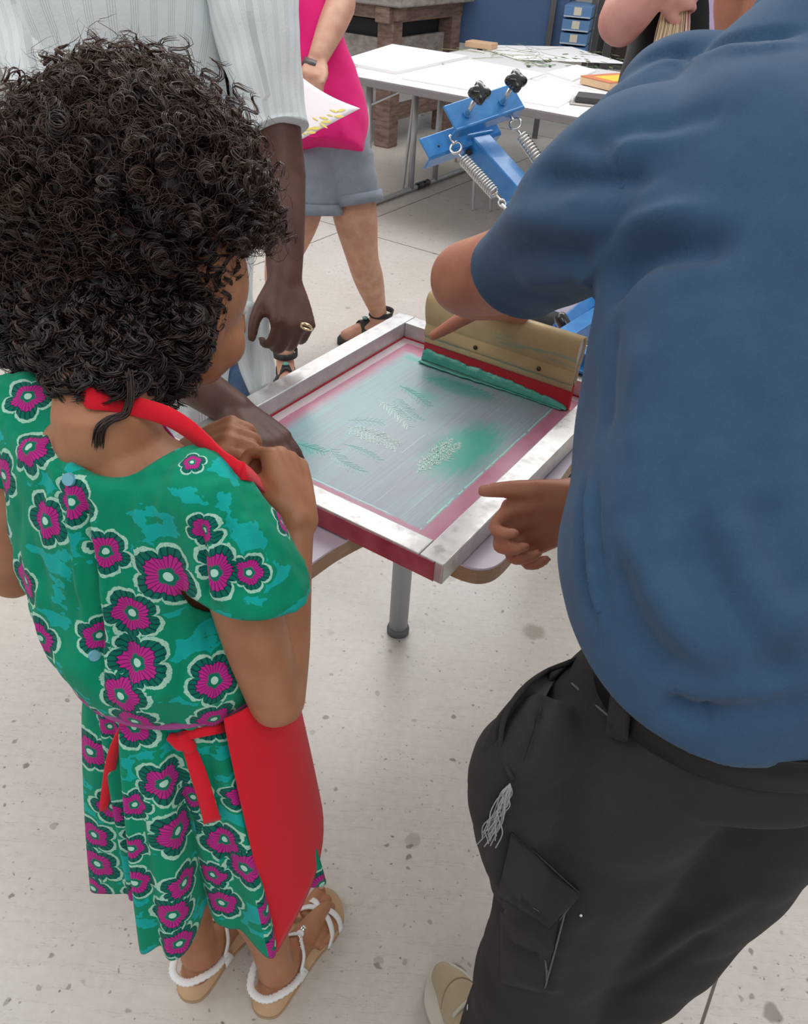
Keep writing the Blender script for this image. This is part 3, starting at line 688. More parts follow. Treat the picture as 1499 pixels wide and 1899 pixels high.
def chair_legs():
    t = root('stool', (-0.15, 5.3, 0), 'pale metal frame stool with thin legs tucked beneath the white folding table', 'stool')
    tops = [pz(761, 178, 0.66), pz(840, 250, 0.60), pz(905, 290, 0.55), pz(858, 240, 0.55)]
    c0 = A(0.08, 5.25, 0.60)
    mkmesh('seat', *box(c0, 0.34, 0.34, 0.018, X=BX, Y=BY, bev=0.006), M_('stool_ply', (0.05, 0.04, 0.035), 0.5), t, False)
    for b in (pz(747, 352, 0.0), pz(877, 390, 0.0), pz(909, 392, 0.0)+A(0, .0, 0), pz(845, 300, 0.0)):
        tp = A(c0[0]+(b[0]-c0[0])*0.82, c0[1]+(b[1]-c0[1])*0.82, 0.60)
        mkmesh('leg', *tube([b+A(0, 0, 0.008), tp], 0.011, 10, 1), CHR, t)
chair_legs()
def sheet(name, cor, z, t, label, cat, mat=PAPER, group=None, curl=0.0, n=10):
    """a sheet or a stack of sheets whose corners are given; cor = 4 plan points"""
    c = [A(*x[:2], 0) for x in cor]; rings = []
    V, Fc = [], []
    for i in range(n+1):
        for j in range(n+1):
            a, b = i/n, j/n; p_ = (c[0]*(1-a)+c[1]*a)*(1-b)+(c[3]*(1-a)+c[2]*a)*b
            zz = z+t+curl*(max(0, a-0.6)**2+max(0, 0.3-b)**2)*3; V.append(p_+A(0, 0, zz))
    top_ = len(V); V = V+[v-A(0, 0, t) for v in V]; idx = lambda i, j: i*(n+1)+j
    for i in range(n):
        for j in range(n):
            Fc.append((idx(i, j), idx(i+1, j), idx(i+1, j+1), idx(i, j+1))); Fc.append(tuple(top_+x for x in (idx(i, j+1), idx(i+1, j+1), idx(i+1, j), idx(i, j))))
    for i in range(n):
        for (p_, q_) in ((idx(i, 0), idx(i+1, 0)), (idx(i+1, n), idx(i, n)), (idx(0, i+1), idx(0, i)), (idx(n, i), idx(n, i+1))): Fc.append((p_, p_+top_, q_+top_, q_))
    return tag(mkmesh(name, V, Fc, mat, None, False), label, cat, group)
TZ = 0.7205
def q4(pts, z=TZ): return [pz(u, v, z) for u, v in pts]
sheet('paper_stack', q4([(628, 113), (735, 133), (868, 104), (728, 82)], TZ+.014), TZ, 0.016, 'thick white paper stack on the left end of the nearer folding table', 'paper')
sheet('paper_stack', q4([(745, 147), (905, 174), (1010, 138), (872, 112)]), TZ, 0.006, 'flat white paper sheets beside the left stack, behind the blue clamp head', 'paper')
sheet('paper_stack', q4([(915, 180), (1035, 200), (1085, 172), (1020, 144)]), TZ, 0.003, 'loose white sheet of paper at the front edge, left of the ring notebook', 'paper')
sheet('paper_stack', q4([(1015, 137), (1062, 152), (1105, 134), (1070, 123)]), TZ, 0.010, 'small white paper stack right of the table centre, left of the yellow book', 'paper')
DRAW = M_('drawing_sheet', (0.86, 0.85, 0.86), 0.7)
dr = sheet('drawing_sheet', q4([(870, 84), (960, 112), (1165, 120), (1060, 88)]), TZ+0.004, 0.001, 'large drawing sheet with green sprig lines across the farther folding table', 'drawing', DRAW)
LEAF = M_('leaf_green', (0.10, 0.15, 0.06), 0.7); lf = []
rs = random.Random(3)
for i in range(46):
    u, v = rs.uniform(975, 1155), rs.uniform(96, 126); c0 = pz(u, v, TZ+0.0055); a_ = rs.uniform(0, 3.14); l_ = rs.uniform(0.015, 0.045)*(1.6 if i < 4 else 1); w_ = l_*rs.uniform(0.2, 0.45)
    X_, Y_ = A(math.cos(a_), math.sin(a_), 0), A(-math.sin(a_), math.cos(a_), 0)
    lf.append(prism([(-l_, 0), (-l_*0.3, w_), (l_*0.5, w_*0.7), (l_, 0), (l_*0.4, -w_), (-l_*0.4, -w_*0.8)], c0, X_, Y_, BZ, 0.0008))
o = mkmesh('printed_leaves', *merge(lf), LEAF, dr, False); o['kind'] = 'stuff'
sp_ = []
for i in range(26):
    u, v = rs.uniform(885, 1010), rs.uniform(88, 110); c0 = pz(u, v, TZ+0.0056); a_ = rs.uniform(0, 6.28); P = [c0]
    for k_ in range(5): a_ += rs.uniform(-0.35, 0.35); P.append(P[-1]+A(math.cos(a_), math.sin(a_), 0)*rs.uniform(0.03, 0.07))
    sp_.append(tube(P, 0.0016, 5, 3))
o = mkmesh('printed_sprigs', *merge(sp_), M_('sprig_olive', (0.30, 0.33, 0.20), 0.8), dr, False); o['kind'] = 'stuff'
WOODB = M_('raw_wood_block', (0.62, 0.40, 0.24), 0.6)
c0 = pz(893, 84, TZ+0.02); tag(mkmesh('wood_block', *box(A(c0[0], c0[1], TZ+0.0235), 0.19, 0.12, 0.035, X=nrm(BX*0.9+BY*0.1), Y=nrm(BY*0.9-BX*0.1), bev=0.003), WOODB, None, False), 'small pale wooden block on the far edge of the white table', 'wood block')
# wooden box / book with yellow and orange cover
c0 = pz(1125, 158, TZ); bo = root('book', (c0[0], c0[1], TZ), 'thick book with a yellow and orange cover at the right end of the papers', 'book')
X_, Y_ = nrm(BX*0.35+BY*0.94), nrm(BX*0.94-BY*0.35); bc = pz(1137, 153, TZ+0.02)
bc = A(bc[0], bc[1], 0)
mkmesh('pages', *box(bc+A(0, 0, TZ+0.022), 0.30, 0.215, 0.036, X=X_, Y=Y_, bev=0.002), M_('page_edge', (0.72, 0.50, 0.30), 0.7), bo, False)
mkmesh('cover', *box(bc+A(0, 0, TZ+0.0425), 0.305, 0.22, 0.005, X=X_, Y=Y_, bev=0.002), M_('orange_cover', (0.62, 0.20, 0.09), 0.5), bo, False)
mkmesh('cover_panel', *box(bc+X_*0.02+Y_*0.02+A(0, 0, TZ+0.0455), 0.24, 0.15, 0.001, X=X_, Y=Y_), M_('yellow_panel', (0.85, 0.55, 0.06), 0.5), bo, False)
nc = pz(1105, 192, TZ); nb = root('ring_notebook', (nc[0], nc[1], TZ), 'black spiral notebook beside the front edge, partly behind the blue shirt', 'notebook')
nX = nrm(BX*0.9+BY*0.3); nY = np.cross(BZ, nX)
mkmesh('cover', *box(nc+A(0, 0, 0.021), 0.20, 0.15, 0.028, X=nX, Y=nY, bev=0.003), M_('slate_cover', (0.06, 0.055, 0.06), 0.5), nb, False)
mkmesh('pages', *box(nc+A(0, 0, 0.0035)-nY*0.02, 0.24, 0.19, 0.005, X=nX, Y=nY, bev=0.001), M_('grey_page', (0.40, 0.37, 0.34), 0.7), nb, False)
cp = []
for i in range(9):
    c1 = nc-nX*0.115+nY*(-0.09+i*0.018)+A(0, 0, 0.008); cp.append(tube([c1+(nX*math.cos(t_)+BZ*math.sin(t_))*0.011 for t_ in np.linspace(0, 2*math.pi, 13)], 0.0012, 6, 1, caps=False))
mkmesh('spiral_binding', *merge(cp), STEEL, nb)

# heavy timber bench
TIMB = M_('worn_timber', (0.16, 0.10, 0.075), 0.75); q = NB(TIMB); p = q.pos()
q.col(q.mix(q.rng(q.noise(q.map(p, (3, 3, 14)), 3, 5, 0.65), 0.3, 0.7), (0.12, 0.065, 0.048), (0.30, 0.21, 0.165))); q.bump(q.noise(p, 40, 4), 0.3, 0.004)
TIMG = M_('grey_timber', (0.3, 0.27, 0.25), 0.75); q = NB(TIMG); p = q.pos()
q.col(q.mix(q.rng(q.noise(q.map(p, (4, 4, 8)), 3, 5, 0.65), 0.3, 0.7), (0.20, 0.165, 0.145), (0.42, 0.385, 0.36)))
W0 = A(-0.34, 6.46, 0); X_, Y_ = nrm(A(0.86, -0.15, 0)), None
X_ = nrm(A(0.50, 0.86, 0)); Y_ = nrm(A(-0.86, 0.50, 0))
wb = root('timber_workbench', W0, 'heavy old timber workbench with brown posts, behind the white folding tables', 'workbench')
def wl(x, y, z): return W0+X_*x+Y_*y+A(0, 0, z)
pw_ = 0.13
for (x, y) in ((0, 0), (0.84, 0), (0, 1.4), (0.84, 1.4)): mkmesh('post', *box(wl(x, y, 0.42), pw_, pw_, 0.84, X=X_, Y=Y_, bev=0.008), TIMB, wb, False)
mkmesh('bench_top', *box(wl(0.41, 0.70, 0.94), 1.06, 1.7, 0.07, X=X_, Y=Y_, bev=0.01), TIMG, wb, False)
mkmesh('top_beam', *box(wl(0.41, 0.0, 0.855), 1.04, 0.12, 0.10, X=X_, Y=Y_, bev=0.008), TIMB, wb, False)
mkmesh('top_beam', *box(wl(0.0, 0.70, 0.865), 0.12, 1.6, 0.09, X=X_, Y=Y_, bev=0.008), TIMB, wb, False)
for z in (0.22,):
    mkmesh('lower_rail', *box(wl(0.42, 0.0, z), 0.84, 0.07, 0.10, X=X_, Y=Y_, bev=0.006), TIMB, wb, False)
    mkmesh('lower_rail', *box(wl(0.0, 0.70, z), 0.07, 1.4, 0.10, X=X_, Y=Y_, bev=0.006), TIMB, wb, False)
mkmesh('side_panel', *box(wl(0.42, 0.02, 0.53), 0.80, 0.03, 0.34, X=X_, Y=Y_), TIMG, wb, False)
mkmesh('side_panel', *box(wl(0.02, 0.70, 0.53), 0.03, 1.34, 0.34, X=X_, Y=Y_), TIMG, wb, False)
mkmesh('shade_block', *box(wl(0.43, 0.70, 0.60), 0.74, 1.28, 0.40, X=X_, Y=Y_), BLKM, wb, False)  # black block standing in for the shade inside the bench

# blue plan chest on steel legs
CAB = M_('cabinet_blue', (0.06, 0.12, 0.26), 0.6); q = NB(CAB); q.col(q.mix(q.noise(q.pos(), 60, 3), (0.055, 0.115, 0.245), (0.075, 0.14, 0.28)))
CAB2 = M_('drawer_blue', (0.10, 0.22, 0.42), 0.55)
D = 7.6; cb = root('plan_chest', (0.9, D, 0), 'blue steel plan chest with four labelled drawers, behind the white tables', 'cabinet')
P00, P10 = pt(843, 78, 6.3), pt(1086, 104, 6.1)
cX = nrm(A(P10[0]-P00[0], P10[1]-P00[1], 0)); cY = np.cross(BZ, cX); zb = P00[2]
cw = 0.86
def cl_(x, y, z): return A(P00[0], P00[1], zb)+cX*x+cY*y+A(0, 0, z)
mkmesh('body', *box(cl_(cw/2, 0.22, 0.30), cw, 0.44, 0.60, X=cX, Y=cY, bev=0.006), CAB, cb, False)
for i in range(4):
    z = 0.045+i*0.085
    d_ = mkmesh('drawer', *box(cl_(cw+0.10, -0.06, z), 0.20, 0.44, 0.072, X=cX, Y=cY, bev=0.004), CAB2, cb, False)
    mkmesh('drawer_label', *box(cl_(cw+0.10, -0.282, z+0.004), 0.055, 0.004, 0.05, X=cX, Y=cY), M_('label_card', (0.62, 0.58, 0.48), 0.7), d_, False)
    mkmesh('drawer_handle', *box(cl_(cw+0.10, -0.285, z-0.030), 0.19, 0.012, 0.008, X=cX, Y=cY), M_('handle_pale', (0.45, 0.52, 0.60), 0.4), d_, False)
STG = M_('dark_steel', (0.10, 0.095, 0.095), 0.5)
for x, y in ((cw-0.11, -0.03), (cw+0.19, -0.03), (0.1, 0.56), (cw+0.19, 0.56), (0.02, -0.01)):
    zt = 0.70 if x > 0.3 else 0.1
    a_, b_ = cl_(x, y, 0), cl_(x, y, zt); mkmesh('leg', *box(A(a_[0], a_[1], (zb+zt)/2), 0.04, 0.04, zb+zt, X=cX, Y=cY), STG, cb, False)
mkmesh('top_rail', *box(cl_(cw/2+0.1, -0.04, 0.46), cw+0.25, 0.03, 0.02, X=cX, Y=cY), STG, cb, False)
# shelving and machine at far right
sh = root('shelving_unit', (1.9, 8.3, 0), 'dark steel shelving unit at the back right, beside the blue plan chest', 'shelving')
for x in (1.50, 2.6):
    for y in (8.1, 8.5): mkmesh('upright', *box((x, y, 0.75), 0.06, 0.06, 1.5, X=(1, 0, 0), Y=(0, 1, 0)), STG, sh, False)
for z in (0.42, 0.75, 1.08, 1.4): mkmesh('shelf', *box((2.05, 8.3, z), 1.1, 0.44, 0.03), STG, sh, False)
for z in (0.58, 0.92): mkmesh('drawer_case', *box((2.05, 8.35, z), 0.95, 0.34, 0.22, bev=0.01), M_('brown_case', (0.06, 0.035, 0.028), 0.6), sh, False)
ys = root('yellow_crate', (0.20, 8.9, 0), 'yellow crate in the gap between the timber workbench and the blue plan chest', 'crate')
yc = pt(843, 8, 7.4); mkmesh('crate_body', *box((yc[0]-0.1, yc[1], 0.55), 0.30, 0.35, 1.1, bev=0.02), M_('dark_bin', (0.03, 0.03, 0.03), 0.6), ys, False)
mkmesh('crate_lid', *box((yc[0]-0.1, yc[1], 1.13), 0.34, 0.4, 0.08, bev=0.015), M_('yellow_lid', (0.70, 0.62, 0.06), 0.5), ys, False)

# ================================================================== PEOPLE
def hand(W, f, n, side=1, L=0.18, curls=((20, 30, 20),)*4, thumb=(0.75, 0.7, -0.25), tb2=(1.0, 0.25, -0.2), spread=1.0, thick_=1.0, fr_=None):
    """skin parts of one hand. W wrist, f towards the knuckles, n out of the back of the hand, thumb on the +s side"""
    f = nrm(f); n = nrm(n-f*np.dot(n, f)); s = nrm(np.cross(f, n))*side; P = []
    pl = L*0.52
    P.append(tube([W-f*L*0.06, W+f*pl*0.35, W+f*pl*0.75, W+f*pl*1.0], [L*0.155, L*0.205, L*0.235, L*0.215], 18, 4, side=s, flat=[0.78, 0.60, 0.48, 0.42])) if False else P.append(
        merge([tube([W+s*o*0.2-f*L*0.05, W+f*pl*0.5+s*o*0.75-n*L*0.01, W+f*pl*(1.0-0.12*abs(i-1.3)/1.7)+s*o], [L*0.13*thick_, L*0.11*thick_, L*0.082*thick_], 12, 4) for i, o in enumerate((L*0.17, L*0.06, -L*0.055, -L*0.165))]))
    lens = (0.42, 0.47, 0.44, 0.35)
    for i in range(4):
        o = (0.17, 0.06, -0.055, -0.165)[i]*L
        c = curls[i]
        b = W+f*pl*(1.0-0.12*abs(i-1.3)/1.7)+s*o; fl_ = lens[i]*L
        spr = (0.10, 0.03, -0.04, -0.13)[i]*spread
        d = nrm(f+s*spr); ang = 0; pts = [b-d*L*0.05, b]; rad = [L*0.05, L*0.056]
        for k_, (a_, lf_) in enumerate(zip(c, (0.46, 0.31, 0.23))):
            ang += math.radians(a_); dd = d*math.cos(ang)-n*math.sin(ang)
            pts.append(pts[-1]+dd*fl_*lf_); rad.append(L*(0.050, 0.045, 0.036)[k_])
        P.append(tube(pts, rad, 12, 4))
    tb = W+f*L*0.10+s*L*0.13-n*L*0.03
    d1 = nrm(f*thumb[0]+s*thumb[1]+n*thumb[2]); d2 = nrm(f*tb2[0]+s*tb2[1]+n*tb2[2])
    p1 = tb+d1*L*0.24; p2 = p1+nrm(d1+d2)*L*0.17; p3 = p2+d2*L*0.135
    P.append(tube([tb-d1*L*0.02, p1, p2, p3], [L*0.095, L*0.070, L*0.058, L*0.045], 12, 4))
    nails = [(p2+(p3-p2)*0.8, nrm(p3-p2), d2)]
    return [(q_[0], q_[1]) for q_ in P], dict(thumb_tip=p3, p2=p2, s=s, n=n, f=f)

def ringuv(o, C, ax, up_=BZ):
    """flower UV holding angle-based stripes around an axis"""
    me = o.data; uv = me.uv_layers.new(name='flower')
    co = np.empty(len(me.vertices)*3); me.vertices.foreach_get('co', co); co = co.reshape(-1, 3)
    a = nrm(np.cross(up_, ax)) if abs(nrm(ax)@up_) < 0.9 else A(1, 0, 0); 
    return uv, co

# ------------------------------------------------------------------ the girl
GF, GS = A(0.5, 0.866, 0), A(0.866, -0.5, 0)         # shoulders
WF, WS = A(0.12, 0.993, 0), A(0.993, -0.12, 0)       # hips
gC = A(-0.31, 0.68, 1.0)
girl = root('girl', (-0.25, 0.56, 0), 'girl with dark curly hair in a green flower-print dress and red apron, hands clasped', 'person')
head_c = pt(338, 555, 0.945)
hf = nrm(A(0.62, 0.70, -0.42)); hs = nrm(np.cross(hf, BZ)); hu = nrm(np.cross(hs, hf))
sk = []
sk.append(ball(head_c+hu*0.018-hf*0.012, hs*0.074, hf*0.088, hu*0.088, 32, 20))
sk.append(ball(head_c+hf*0.030-hu*0.035, hs*0.058, hf*0.060, hu*0.068, 28, 16))
sk.append(ball(head_c+hf*0.055-hu*0.078, hs*0.028, hf*0.026, hu*0.024, 18, 12))
sk.append(ball(head_c+hf*0.092-hu*0.022, hs*0.012, hf*0.014, hu*0.012, 14, 10))
sk.append(tube([head_c+hf*0.082+hu*0.012, head_c+hf*0.094-hu*0.020], [0.008, 0.010], 10, 1))
for sg in (-1, 1):
    sk.append(ball(head_c+hf*0.050-hu*0.038+hs*sg*0.034, hs*0.026, hf*0.028, hu*0.030, 16, 12))
    sk.append(ball(head_c+hs*sg*0.074-hu*0.018-hf*0.005, hs*0.009, hf*0.018, hu*0.028, 16, 12))
sk.append(ball(head_c+hf*0.083-hu*0.052, hs*0.020, hf*0.010, hu*0.007, 14, 8))
neckb = gC+GF*0.005+A(0, 0, 0.015)
sk.append(tube([neckb-A(0, 0, 0.05), neckb+A(0, 0, 0.03), head_c-hu*0.055-hf*0.035, head_c-hf*0.02], [0.060, 0.047, 0.046, 0.05], 20, 4))
rS, lS = gC+GS*0.130+A(0, 0, -0.030), gC-GS*0.130+A(0, 0, -0.030)
sk.append(torso([(A(-0.265, 0.642, 0.58), WS*0.085, WF*0.065), (A(-0.275, 0.650, 0.75), WS*0.09, WF*0.065), (gC+A(0, 0, -0.10), GS*0.115, GF*0.068), (gC+A(0, 0, -0.030), GS*0.130, GF*0.060), (gC+A(0, 0, -0.004), GS*0.080, GF*0.050), (gC+A(0, 0, 0.018), GS*0.045, GF*0.04)], 40, 5))
hipC = A(-0.262, 0.640, 0.60)
sk.append(ball(hipC, WS*0.10, WF*0.08, BZ*0.09))
# right arm
rE = pt(513, 1300, 0.905); rW = pt(553, 955, 0.93); rK = pt(520, 850, 0.955)
sk.append(tube([rS, rS+(rE-rS)*0.28+GS*0.012, rS+(rE-rS)*0.65+GS*0.004, rE, ], [0.040, 0.038, 0.036, 0.032], 20, 5))
sk.append(tube([rE, rE+(rW-rE)*0.30, rE+(rW-rE)*0.7, rW], [0.033, 0.0315, 0.024, 0.0195], 20, 5))
hp, hi = hand(rW, pt(528, 850, 0.955)-rW, iv(0.80, -0.30, -0.45), -1, 0.155, ((58, 62, 35), (66, 66, 40), (70, 70, 40), (72, 72, 40)), (0.85, 0.25, -0.55), (0.6, 0.0, -0.85)); sk += hp
# left arm
lE = pt(22, 1068, 1.03); lW = pt(355, 838, 1.06)
sk.append(tube([lS, lS+(lE-lS)*0.3-GS*0.008, lS+(lE-lS)*0.65, lE], [0.034, 0.037, 0.034, 0.031], 20, 5))
sk.append(tube([lE, lE+(lW-lE)*0.35, lE+(lW-lE)*0.75, lW], [0.031, 0.029, 0.022, 0.019], 20, 5))
hp, hi2 = hand(lW, pt(428, 808, 1.02)-lW, pt(430, 700, 0.94)-pt(430, 800, 1.02), 1, 0.150, ((40, 70, 40), (45, 72, 40), (50, 75, 40), (55, 75, 40)), (0.8, 0.2, -0.5), (0.9, -0.3, -0.4)); sk += hp
# legs and feet
def foot(heel, toe, side, ank, L=0.205):
    P = []; d = nrm((toe-heel)*A(1, 1, 0)); s = A(d[1], -d[0], 0)*side   # s towards the little toe
    b = 0.016
    P.append(tube([heel+d*0.022+A(0, 0, b+0.022), heel+d*0.07+A(0, 0, b+0.026), heel+d*0.125+s*0.002+A(0, 0, b+0.021), heel+d*0.155+s*0.004+A(0, 0, b+0.015)], [0.026, 0.029, 0.033, 0.033], 20, 5, side=s, flat=[1.0, 0.85, 0.60, 0.45]))
    P.append(tube([ank, ank*0.5+(heel+d*0.045+A(0, 0, 0.05))*0.5, heel+d*0.10+A(0, 0, b+0.028)], [0.029, 0.031, 0.022], 18, 4))
    P.append(ball(heel+d*0.025+A(0, 0, b+0.024), d*0.028, s*0.026, BZ*0.027))
    toes = [(-0.026, 0.208, 0.0115), (-0.006, 0.203, 0.0085), (0.009, 0.195, 0.008), (0.022, 0.185, 0.0075), (0.033, 0.172, 0.007)]
    for o, l, r_ in toes:
        l *= L/0.208; P.append(tube([heel+d*(l-0.055)+s*o*0.9+A(0, 0, b+0.013), heel+d*(l-0.028)+s*o+A(0, 0, b+0.0145), heel+d*(l-0.008)+s*o*0.98+A(0, 0, b+0.0095)], [r_*1.1, r_, r_*0.95], 12, 4))
    return P, d, s
rh, rt_ = pz(492, 1868, 0), pz(612, 1684, 0); lh, lt_ = pz(352, 1838, 0), pz(478, 1668, 0)
lt_ = lh+nrm(lt_-lh)*0.205; rt_ = rh+nrm(rt_-rh)*0.205
rA, lA = rh+nrm(rt_-rh)*0.035+A(0, 0, 0.085), lh+nrm(lt_-lh)*0.035+A(0, 0, 0.085)
fr1, rd_, rs_ = foot(rh, rt_, 1, rA); fl1, ld_, ls_ = foot(lh, lt_, -1, lA); sk += fr1+fl1
rKn, lKn = A(-0.20, 0.605, 0.35), A(-0.31, 0.62, 0.35)
for an, kn_, hp_ in ((rA, rKn, hipC+WS*0.055), (lA, lKn, hipC-WS*0.055)):
    sk.append(tube([an-A(0, 0, 0.01), an+(kn_-an)*0.3, an+(kn_-an)*0.68-WF*0.008, kn_, kn_+(hp_-kn_)*0.5, hp_], [0.028, 0.033, 0.043, 0.043, 0.055, 0.068], 20, 5))
V, Fc = remesh(sk, 0.0035, 5)
gbody = mkmesh('body', V, Fc, SK_GIRL, girl)
NAIL = M_('nail', (0.50, 0.27, 0.19), 0.3)
def eyes(c, f, s, u, par, r=0.011, dx=0.030, fo=0.072, uo=0.008):
    for sg in (-1, 1):
        e = mkmesh('eye', *ball(c+f*fo+u*uo+s*sg*dx, s*r, f*r, u*r*0.7, 14, 10), M_('eye_white', (0.7, 0.68, 0.66), 0.2), par)
        mkmesh('iris', *ball(c+f*(fo+r*0.62)+u*uo+s*sg*dx, s*r*0.5, f*r*0.45, u*r*0.5, 12, 8), M_('iris_brown', (0.03, 0.015, 0.01), 0.15), e)
eyes(head_c, hf, hs, hu, girl, 0.010, 0.027, 0.066)
for o_, l_ in ((-0.026, 0.205),):
    for hh, d_, s_2 in ((rh, rd_, rs_),): mkmesh('toenail', *ball(hh+d_*0.199+s_2*o_+A(0, 0, 0.0375), d_*0.006, s_2*0.0065, BZ*0.0022), NAIL, girl)

# dress: bodice with flutter sleeves, then the gathered skirt
flowers_b = [(52, 828, 52), (132, 931, 48), (83, 966, 50), (6, 882, 48), (265, 853, 66), (196, 1022, 46), (312, 1070, 66), (48, 1076, 46), (74, 1183, 46), (246, 1136, 52), (254, 1229, 56), (223, 1291, 52), (397, 1063, 52),
    (462, 1062, 36), (467, 886, 36), (356, 857, 24), (184, 1178, 40), (380, 983, 34), (52, 735, 44), (398, 1262, 48), (397, 1334, 42), (523, 968, 32), (250, 1338, 46)]
flowers_s = [(168, 1392, 46), (304, 1452, 48), (328, 1540, 50), (418, 1554, 46), (454, 1608, 46), (182, 1600, 44), (244, 1572, 32), (250, 1636, 38), (340, 1636, 40), (320, 1696, 42), (232, 1706, 44), (332, 1748, 38), (446, 1466, 34),
    (176, 1546, 40), (452, 1778, 26), (510, 1724, 30), (396, 1620, 34), (360, 1476, 36), (250, 1490, 34), (412, 1672, 40), (250, 1346, 44), (396, 1336, 44), (205, 1345, 30)]
def flower_uv(o, fl, extra, seed=1):
    me = o.data; nv = len(me.vertices); co = np.empty(nv*3); me.vertices.foreach_get('co', co); co = co.reshape(-1, 3)
    Fs = [tuple(p.vertices) for p in me.polygons]; bvh = BVHTree.FromPolygons([tuple(v) for v in co], Fs); N = normals(co, Fs)
    cen = np.array([co[list(f)].mean(0) for f in Fs]); fn = np.array([N[list(f)].mean(0) for f in Fs])
    cs = []
    for u, v, r_ in fl:
        h = cast(bvh, u, v)
        if h: cs.append((h[0], nrm(N[list(Fs[h[2]])].mean(0)), r_*((h[0]-CAMP)@fw)/F))
    rg = np.random.default_rng(seed); vis = np.array([c[0] for c in cs])
    for i in rg.permutation(len(cen))[:6000]:
        if extra <= 0: break
        toc = nrm(CAMP-cen[i])
        if fn[i]@toc > -0.05: continue
        if min(np.linalg.norm(cen[i]-c[0]) for c in cs) < 0.058: continue
        cs.append((cen[i], nrm(fn[i]), 0.028)); extra -= 1
    best = np.full(len(cen), 1e9); own = np.full(len(cen), -1)
    for j, (c_, n_, r_) in enumerate(cs):
        d = np.linalg.norm(cen-c_, axis=1)/r_; d[(fn@n_) < -0.2] = 1e9
        m_ = d < best; best[m_] = d[m_]; own[m_] = j
    uv = me.uv_layers.new(name='flower'); nl = len(me.loops); out = np.full((nl, 2), 9.0); li = np.empty(nl, int); me.loops.foreach_get('vertex_index', li)
    fr_ = [(nrm(np.cross(n_, A(0.3, 0.2, 1))), n_, rg.uniform(0, 6.28)) for _, n_, _ in cs]; k_ = 0
    for fi, p in enumerate(me.polygons):
        j = own[fi]
        if j >= 0 and best[fi] < 1.7:
            c_, n_, r_ = cs[j]; a, _, ro = fr_[j]; b = np.cross(n_, a)
            for l_ in p.loop_indices:
                dv_ = co[li[l_]]-c_; d = np.linalg.norm(dv_)/r_; x, y = dv_@a, dv_@b; t_ = math.atan2(y, x)+ro; d *= 0.80; out[l_] = (d*math.cos(t_), d*math.sin(t_))
    uv.data.foreach_set('uv', out.ravel())
wC = A(-0.268, 0.640, 0.708)
bd = []
bd.append(torso([(wC+A(0, 0, -0.012), WS*0.112, WF*0.088), (wC+A(0, 0, 0.014), WS*0.120, WF*0.098), (wC+A(-0.008, 0.003, 0.065), WS*0.130, WF*0.103), (gC+A(0.004, -0.01, -0.17), nrm(GS+WS)*0.134, nrm(GF+WF)*0.098), (gC+A(0, -0.002, -0.10), GS*0.140, GF*0.088), (gC+A(0, 0, -0.042), GS*0.144, GF*0.078), (gC+A(0, 0, 0.0)+GF*0.0, GS*0.124, GF*0.066)], 56, 6, 2.3))
for sp, sg, El in ((rS, 1, rE), (lS, -1, lE)):
    dd = nrm(El-sp); out_ = GS*sg
    tip = sp+dd*0.085+out_*0.028
    bd.append(tube([sp-out_*0.045+A(0, 0, 0.006), sp+out_*0.010+A(0, 0, 0.004), sp+out_*0.026+dd*0.045, tip], [0.048, 0.050, 0.058, 0.066], 28, 5, side=GF, flat=[1.0, 0.95, 0.90, 0.9]))
V, Fc = remesh(bd, 0.005, 8)
V = rumple(V, Fc, 0.008, 16, (1, 1, 0.5), 3); V = rumple(V, Fc, 0.0035, 60, (1, 1, 0.22), 9)
V = folds(V, Fc, [([(150, 920), (168, 1060), (180, 1180), (190, 1295)], 0.006, -0.016), ([(130, 900), (150, 1060), (162, 1200)], 0.007, 0.009), ([(175, 960), (195, 1080), (205, 1200)], 0.007, 0.007), ([(370, 960), (372, 1050), (385, 1120)], 0.006, -0.009),
    ([(415, 950), (430, 1060), (440, 1110)], 0.005, -0.008), ([(395, 950), (400, 1060), (405, 1120)], 0.006, 0.007), ([(450, 950), (470, 1040)], 0.006, 0.006), ([(240, 930), (245, 1060), (246, 1180)], 0.006, -0.005), ([(225, 1100), (230, 1200), (236, 1290)], 0.006, -0.005), ([(100, 790), (110, 870), (135, 960)], 0.005, -0.005),
    ([(60, 1000), (85, 1120), (120, 1240)], 0.008, -0.005), ([(330, 1180), (345, 1250), (350, 1300)], 0.008, -0.006), ([(290, 1200), (300, 1260), (300, 1305)], 0.006, 0.005)])
# neckline scoop, deeper at the back, and sleeve openings
nkp = gC-GF*0.055+A(0, 0, -0.052)
bdv = BVHTree.FromPolygons([tuple(v) for v in V], Fc)
def necky(c):
    x, y, z = (c-gC)@GS, (c-gC)@GF, c[:, 2]-gC[2]
    return (z > -0.075) & (((x-0.026)/0.076)**2+((y-0.012)/0.066)**2 < 1)
V, Fc = cut_where(V, Fc, necky)
pl = []
for sp, sg, El in ((rS, 1, rE), (lS, -1, lE)):
    dd = nrm(El-sp); out_ = GS*sg; tip = sp+dd*0.085+out_*0.028; pl.append((tip-dd*0.006+out_*0.012, nrm(dd-out_*0.25-GF*0.1), 0.078))
V, Fc = cut(V, Fc, pl)
bod = mkmesh('bodice', V, Fc, DRESS, girl); flower_uv(bod, flowers_b, 26, 1); thick(bod, 0.0022, -1)
BTN = M_('blue_button', (0.16, 0.42, 0.52), 0.3)
bb = BVHTree.FromPolygons([tuple(v) for v in V], Fc)
for u, v in ((128, 889), (175, 1215)):
    h = cast(bb, u, v)
    if h: mkmesh('button', *tube([h[0]-h[1]*0.001, h[0]+h[1]*0.0025], [0.0068, 0.0062], 20, 1, round_ends=False), BTN, bod, False)
